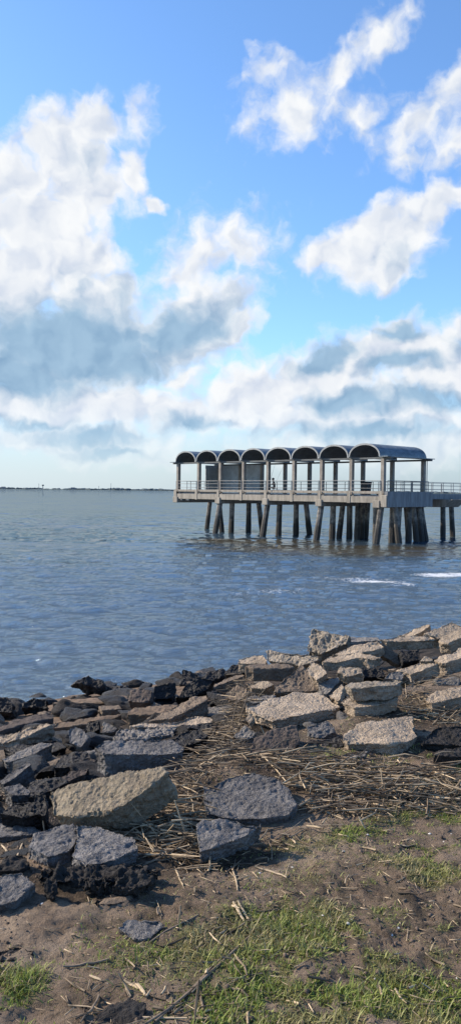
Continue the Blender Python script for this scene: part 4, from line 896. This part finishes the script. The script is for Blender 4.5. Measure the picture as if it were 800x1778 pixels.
def tubes_mesh(name, items):
    V = []; Fc = []
    for (p0, mid, p1, r) in items:
        b0 = len(V)
        for i, p in enumerate((p0, mid, p1)):
            t = p1-p0; t = t/(np.linalg.norm(t)+1e-9); a = np.cross(t, (0, 0, 1)); a /= (np.linalg.norm(a)+1e-6); b = np.cross(t, a)
            for k in range(4): V.append(p+(a*math.cos(k*1.5708)+b*math.sin(k*1.5708))*r*(1, .9, .6)[i])
        for i in (0, 1):
            for k in range(4): Fc.append((b0+i*4+k, b0+i*4+(k+1) % 4, b0+(i+1)*4+(k+1) % 4, b0+(i+1)*4+k))
    return mesh_np(name, np.array(V), np.array(Fc))
r = random.Random(21); items = []
zones = [([(300,1345),(345,1300),(385,1255),(400,1215),(440,1225),(450,1250),(430,1320),(352,1350),(350,1400),(345,1480),(310,1480),(290,1420)], 850, .15, .04),
         ([(420,1325),(520,1312),(600,1322),(650,1330),(800,1350),(810,1385),(700,1392),(560,1392),(515,1372),(500,1350),(450,1335)], 1200, .14, .035),
         ([(395,1210),(430,1200),(450,1235),(420,1260),(385,1250)], 160, .2, .10),
         ([(520,1400),(700,1380),(800,1392),(800,1420),(640,1420),(540,1418)], 230, .17, .012),
         ([(690,1205),(735,1205),(760,1235),(800,1250),(800,1262),(700,1250)], 150, .2, .03),
         ([(215,1440),(300,1410),(345,1440),(345,1500),(260,1490)], 170, .25, .02),
         ([(540,1180),(700,1170),(800,1185),(800,1200),(700,1200)], 60, .2, .03),
         ([(330,1480),(560,1430),(600,1440),(420,1510),(330,1520)], 60, .15, .01),
         ([(130,1690),(400,1600),(440,1640),(430,1778),(130,1778)], 90, .09, .006),
         ([(400,1480),(800,1430),(800,1778),(400,1778)], 140, .07, .006),
         ([(60,1270),(330,1262),(330,1340),(80,1350)], 40, .15, .03)]
for (poly, cnt_, ln, lift) in zones:
    for _ in range(cnt_):
        p = ghit(*poly_pick(poly, r))
        if cnt_ > 400 and r.random() > .18 and fbm(np.array([[p[0]*3.2, p[1]*4.5, 0]]), 3, 8)[0] < -.02: continue
        L = ln*r.uniform(.3, 1.5); a = r.gauss(.1, .9) if r.random() < .6 else r.uniform(0, 3.14)
        el = r.gauss(0, .16) if r.random() < .93 else r.uniform(.3, 1.1)
        d = np.array([math.cos(a)*math.cos(el), math.sin(a)*math.cos(el)*.8, math.sin(el)]); c = p+np.array([0, 0, .006+abs(r.gauss(0, lift))])
        p0 = c-d*L/2; p1 = c+d*L/2; mid = c+np.array([r.gauss(0, .03), r.gauss(0, .03), r.uniform(0, .02)])*L*1.5
        for q in (p0, p1, mid): q[2] = max(q[2], float(ground_z(q[0], q[1]))+.003)
        items.append((p0, mid, p1, r.choice((.0012, .0018, .0026, .0045))*r.uniform(.8, 1.2)))
for (poly, cnt_, ln, lift) in zones[:4]+zones[5:6]:
    for _ in range(cnt_//8):
        p = ghit(*poly_pick(poly, r)); L = r.uniform(.10, .34); a = r.gauss(.15, .6); el = r.gauss(0, .10)
        d = np.array([math.cos(a), math.sin(a)*.8, math.sin(el)]); c = p+np.array([0, 0, .02+abs(r.gauss(0, lift))]); mid = c+np.array([r.gauss(0, .05)*L, r.gauss(0, .08)*L, r.uniform(0, .08)*L])
        items.append((c-d*L/2, mid, c+d*L/2, r.uniform(.0035, .006)))
o = link('dry_reeds', tubes_mesh('dry_reeds', items), M['reed']); tag(o, 'tangled mat of dry reed stems washed up between the slabs and the grass', 'reeds', kind='stuff')
stalks = [
 ((303,1392),(331,1476),.005,'stalk','pale stalk leaning steeply between the tilted tan rock and the square slab'),
 ((292,1437),(329,1489),.0055,'stalk','bleached stalk crossing the steep pale one, left of the blue block'),
 ((250,1441),(328,1455),.004,'stalk_d','brown stem lying level right of the cracked slab'),
 ((262,1498),(322,1494),.004,'stalk_d','brown stem lying level in the shade below the reeds'),
 ((308,1510),(379,1513),.004,'stalk','straight pale stem lying level on the sand below the blue block'),
 ((350,1491),(492,1438),.005,'stalk_d','long brown stem slanting along the foot of the square slab'),
 ((443,1509),(497,1526),.005,'stalk','bright curved stem lying on bare soil right of the sand'),
 ((401,1508),(412,1548),.004,'stalk','short bent stem pointing downhill on the sand'),
 ((306,1514),(318,1538),.004,'stalk','short pale stem just under the level pale one'),
 ((405,1571),(424,1604),.007,'stalk','left of two split pale canes at the edge of the grass'),
 ((413,1568),(432,1602),.007,'stalk','right of two split pale canes at the edge of the grass'),
 ((248,1785),(432,1632),.006,'stalk_d','longest brown cane slanting up from the bottom of the photo'),
 ((270,1780),(400,1655),.005,'stalk_d','thin brown cane beside the longest cane'),
 ((338,1778),(346,1704),.005,'stalk_d','upright brown stem crossing the longest cane'),
 ((140,1780),(172,1732),.005,'stalk_d','short brown stem at the bottom left'),
 ((156,1697),(176,1706),.005,'stalk','small bleached chip on the sand at lower left'),
 ((236,1714),(252,1734),.007,'stalk','bright chip of cane with a sharp end near the sunken stone'),
 ((214,1707),(240,1722),.005,'stalk','pale chip left of the bright chip of cane'),
 ((275,1595),(273,1578),.006,'stalk_d','stubby twig sticking up behind the dark sunken stone'),
 ((309,1606),(313,1575),.006,'stalk_d','second stubby twig, right of the first'),
 ((260,1640),(345,1590),.004,'stalk_d','grey stem slanting past the stubby twigs'),
 ((110,1682),(190,1672),.005,'stalk_d','dark stem lying across thin grass at the left'),
 ((640,1402),(505,1403),.005,'stalk','long pale stem along the lower edge of the reed mat'),
 ((545,1403),(595,1425),.006,'stalk','pale stem with a forked tip below the reed mat'),
 ((690,1338),(744,1356),.006,'stalk','bleached stem on the right of the reed mat'),
 ((655,1375),(770,1392),.006,'stalk','bright long stem low on the right of the reed mat'),
 ((505,1328),(555,1320),.006,'stalk','broad pale stem on top of the reed mat'),
 ((452,1311),(497,1360),.005,'stalk','thin pale stem slanting over the mat beside the square slab'),
 ((582,1338),(612,1366),.005,'stalk','pale stem slanting down in the middle of the reed mat'),
 ((560,1368),(640,1352),.005,'stalk_d','brown stem in the middle of the reed mat'),
 ((622,1420),(634,1442),.005,'stalk','short upright pale stem below the reed mat'),
 ((497,1452),(513,1467),.006,'stalk','small bright chip above the grass tuft'),
 ((640,1362),(800,1372),.007,'stalk_d','long dark cane running off the right edge'),
 ((730,1232),(800,1258),.005,'stalk','curved pale stem beside the rounded rock at right'),
 ((77,1445),(74,1418),.005,'stalk','pale stem standing against the left end of the tilted tan rock'),
 ((28,1500),(40,1466),.006,'stalk','curved bleached stem under the left end of the bluish slab'),
 ((3,1470),(14,1492),.006,'stalk','pale stem at the left edge under the bluish slab'),
 ((412,1262),(432,1200),.005,'stalk_d','reed standing up left of the largest flat slab'),
 ((398,1282),(412,1215),.005,'stalk_d','leaning reed left of the standing reed'),
 ((452,1262),(462,1284),.005,'stalk','pale stem leaning on the front of the largest flat slab'),
]
for (a, b, rad, mt, lab) in stalks:
    pa, pb = ghit(*a), ghit(*b); 
    if abs(a[0]-b[0]) < 40 and ('upright' in lab or 'stand' in lab or 'stub' in lab or 'lean' in lab): pb = at(b[0], b[1], pa[1]+.02); pa, pb = ((pa, pb) if a[1] > b[1] else (at(a[0], a[1], ghit(*b)[1]+.02), ghit(*b)))
    base = pa; L = float(np.linalg.norm(pb-pa)); K = 6; pts = []; sd = random.Random(lab); bx = sd.uniform(-.05, .05)*L
    perp = np.cross(pb-pa, (0, 0, 1.)); perp = perp/(np.linalg.norm(perp)+1e-6)
    for i in range(K+1):
        f = i/K; q = pa+(pb-pa)*f+perp*bx*4*f*(1-f)+np.array([0, 0, sd.uniform(0, .004)]); gz = float(ground_z(q[0], q[1]))+rad; q[2] = max(q[2]+rad*.5, gz); pts.append(q-base)
    m = MB(); m.tube(pts, [rad*.9*(1-.35*abs(2*i/K-1)) for i in range(K+1)], 6); o = m.build('dry_stalk', M[mt]); o.location = base
    tag(o, lab, 'stalk', 'loose dry stalks')

# shells
sh = MB(); bmesh.ops.create_icosphere(sh.bm, subdivisions=2, radius=1); 
for v in sh.bm.verts: v.co.z = abs(v.co.z)*.35; v.co.x *= 1+.25*v.co.y
shell = sh.build('shell_fragment', simple('white_shell', (.55, .53, .48), .5, nscale=3, var=.15), sm=True); sme = shell.data; first = True
sp_ = [(507,1507),(450,1517),(214,1639),(73,1570),(559,1589),(678,1624),(691,1612),(676,1680),(742,1686),(746,1725),(735,1711),(755,1688),(713,1549),(530,1615),(638,1450),(770,1462),(783,1450),(628,1487),(720,1600),(610,1598),(664,1606),(792,1699),(446,1722),(560,1590),(604,1604),(596,1479),(745,1448),(650,1700)]
for (px, py) in sp_:
    o = shell if first else link('shell_fragment', sme); first = False; q = ghit(px, py); s_ = r.uniform(.004, .0095)
    o.location = (q[0], q[1], q[2]+.001); o.scale = (s_, s_, s_*1.4); o.rotation_euler = (r.uniform(-.4, .4), r.uniform(-.4, .4), r.uniform(0, 6))
    tag(o, 'tiny white shell fragment lying on the soil or in the grass', 'shell', 'white shell fragments')

# ------------------------------------------------------------------ crumbs of soil and chopped straw on the ground
def gz_arr(x, y):
    i = np.clip(np.searchsorted(xs, x)-1, 0, nx-2); j = np.clip(np.searchsorted(ys, y)-1, 0, ny-2)
    fx = (x-xs[i])/(xs[i+1]-xs[i]); fy = (y-ys[j])/(ys[j+1]-ys[j])
    return (Z[j, i]*(1-fx)+Z[j, i+1]*fx)*(1-fy)+(Z[j+1, i]*(1-fx)+Z[j+1, i+1]*fx)*fy
def scatter_xy(n, seed, thr, freq=2.2, ymax=6.5):
    g_ = np.random.default_rng(seed); y = np.sqrt(g_.uniform(1.2, ymax**2, n)); x = g_.uniform(-.36, .36, n)*(y+.3)
    q = np.stack([x, y, 0*x], -1); k = fbm(q*freq, 4, seed, .65)+g_.uniform(-.25, .25, n)+np.clip(x, -1, 1)*.06 > thr
    return x[k], y[k], g_
def crumbs():
    x, y, g_ = scatter_xy(26000, 31, .12); n = len(x); z = gz_arr(x, y); r_ = g_.gamma(2.2, .0016, n)+.0016
    base = np.array([(1, 0, 0), (-.5, .87, 0), (-.5, -.87, 0), (.5, .5, .9), (-.7, 0, .8), (.2, -.6, .7)])
    P = base[None]*r_[:, None, None]*g_.uniform(.6, 1.4, (n, 6, 3)); a = g_.uniform(0, 6.28, n); c, s_ = np.cos(a)[:, None], np.sin(a)[:, None]
    P = np.stack([P[..., 0]*c-P[..., 1]*s_+x[:, None], P[..., 0]*s_+P[..., 1]*c+y[:, None], P[..., 2]+z[:, None]-.001], -1)
    f = np.array([(0, 1, 3), (1, 4, 3), (1, 2, 4), (2, 5, 4), (2, 0, 5), (0, 3, 5), (3, 4, 5)])
    me = mesh_np('soil_crumbs', P.reshape(-1, 3), (np.arange(n)[:, None, None]*6+f[None]).reshape(-1, 3))
    m, g, b = material('soil_crumb'); rp = g.new('ShaderNodeNewGeometry').outputs['Random Per Island']
    c = g.mix(rp, (.035, .026, .02), (.16, .115, .085)); g.l.new(c, b.inputs['Base Color']); b.inputs['Roughness'].default_value = .95
    o = link('soil_crumbs', me, m); tag(o, 'crumbs of dark soil and grit scattered over the bank', 'soil crumbs', kind='stuff')
    x, y, g_ = scatter_xy(9000, 57, .10, 3.0); n = len(x); z = gz_arr(x, y)+g_.uniform(.001, .006, n); L = g_.gamma(2, .007, n)+.004; a = g_.uniform(0, 3.14, n); w = g_.uniform(.0008, .0020, n); e = g_.normal(0, .15, n)
    dx, dy = np.cos(a)*L, np.sin(a)*L; sx, sy = -np.sin(a)*w, np.cos(a)*w
    P = np.empty((n, 6, 3))
    for k, (l, w_, h) in enumerate(((-1, 1, 0), (-1, -1, 0), (-1, 0, 1), (1, 1, 0), (1, -1, 0), (1, 0, 1))):
        P[:, k] = np.stack([x+dx*l+sx*w_, y+dy*l+sy*w_, z+e*L*l+h*w*1.3], -1)
    f = np.array([(0, 2, 5), (0, 5, 3), (2, 1, 4), (2, 4, 5), (0, 1, 2), (3, 5, 4)])
    me = mesh_np('straw_litter', P.reshape(-1, 3), (np.arange(n)[:, None, None]*6+f[None]).reshape(-1, 3))
    o = link('straw_litter', me, M['reed']); tag(o, 'short broken bits of straw scattered over soil and grass', 'straw', kind='stuff')
crumbs()

# ------------------------------------------------------------------ grass
def grass():
    n = 760000; y = np.sqrt(RNG.uniform(.8, 6.3**2, n)); x = RNG.uniform(-.345, .345, n)*(y+.25)
    k_ = n//9; x[:k_] = RNG.uniform(-2.4, 4.2, k_); y[:k_] = RNG.uniform(.9, 6.3, k_)
    dens = turf(x, y)
    keep = RNG.random(n) < dens
    x, y, dens = x[keep], y[keep], dens[keep]; n = len(x)
    # keep blades off the stones
    ok = np.ones(n, bool)
    for (pl, bot, top) in FOOT:
        mn, mx = pl.min(0), pl.max(0); m = (x > mn[0]) & (x < mx[0]) & (y > mn[1]) & (y < mx[1])
        for i in np.where(m)[0]:
            if inside(pl, x[i], y[i]): ok[i] = False
    x, y, dens = x[ok], y[ok], dens[ok]; n = len(x)
    i_ = np.clip(np.searchsorted(xs, x)-1, 0, nx-2); j_ = np.clip(np.searchsorted(ys, y)-1, 0, ny-2)
    fx = (x-xs[i_])/(xs[i_+1]-xs[i_]); fy = (y-ys[j_])/(ys[j_+1]-ys[j_])
    z = (Z[j_, i_]*(1-fx)+Z[j_, i_+1]*fx)*(1-fy)+(Z[j_+1, i_]*(1-fx)+Z[j_+1, i_+1]*fx)*fy-.003
    L = RNG.gamma(2.2, .45, n)*(.006+.008*np.clip(dens, 0, 1.2)); L = np.clip(L, .004, .06)
    L = np.where((x < -.62) & (y < 2.7), L*1.2, L)
    a = RNG.uniform(0, 6.283, n); lean = RNG.gamma(2, .42, n)*L; wd = RNG.uniform(.0011, .0028, n)
    dx, dy = np.cos(a), np.sin(a); sx, sy = -dy*wd, dx*wd
    P = np.empty((n, 5, 3))
    for k, (h, l, w) in enumerate(((0, 0, 1), (0, 0, -1), (.55, .35, .8), (.55, .35, -.8), (1, 1, 0))):
        P[:, k, 0] = x+dx*lean*l+sx*w; P[:, k, 1] = y+dy*lean*l+sy*w; P[:, k, 2] = z+L*h*np.where(lean > L, .6, .95)
    b = np.arange(n)[:, None]*5
    Fc = np.concatenate([b+np.array([[0, 1, 3]]), b+np.array([[0, 3, 2]]), b+np.array([[2, 3, 4]])], 0)
    me = mesh_np('grass', P.reshape(-1, 3), Fc)
    m, g, bs = material('short_grass'); geo = g.new('ShaderNodeNewGeometry'); rp = geo.outputs['Random Per Island']
    c = g.mix(g.map(rp, 0, 1, smooth=False), (.11, .165, .022), (.30, .35, .068))
    c = g.mix(g.map(g.noise(geo.outputs['Position'], 3.0, 4), .40, .62), c, g.mix(rp, (.24, .23, .08), (.40, .34, .17)))
    c = g.mix(g.map(g.math('FRACT', g.math('MULTIPLY', rp, 37.7)), .80, .84), c, (.30, .24, .14))
    g.l.new(c, bs.inputs['Base Color']); bs.inputs['Roughness'].default_value = .6
    tr = g.new('ShaderNodeBsdfTranslucent'); g.l.new(c, tr.inputs[0]); mx = g.new('ShaderNodeMixShader'); mx.inputs[0].default_value = .3
    g.l.new(bs.outputs[0], mx.inputs[1]); g.l.new(tr.outputs[0], mx.inputs[2]); g.l.new(mx.outputs[0], g.n['Material Output'].inputs[0])
    o = link('grass', me, m); tag(o, 'patchy short grass and moss on the sandy bank', 'grass', kind='stuff'); print('blades', n)
grass()
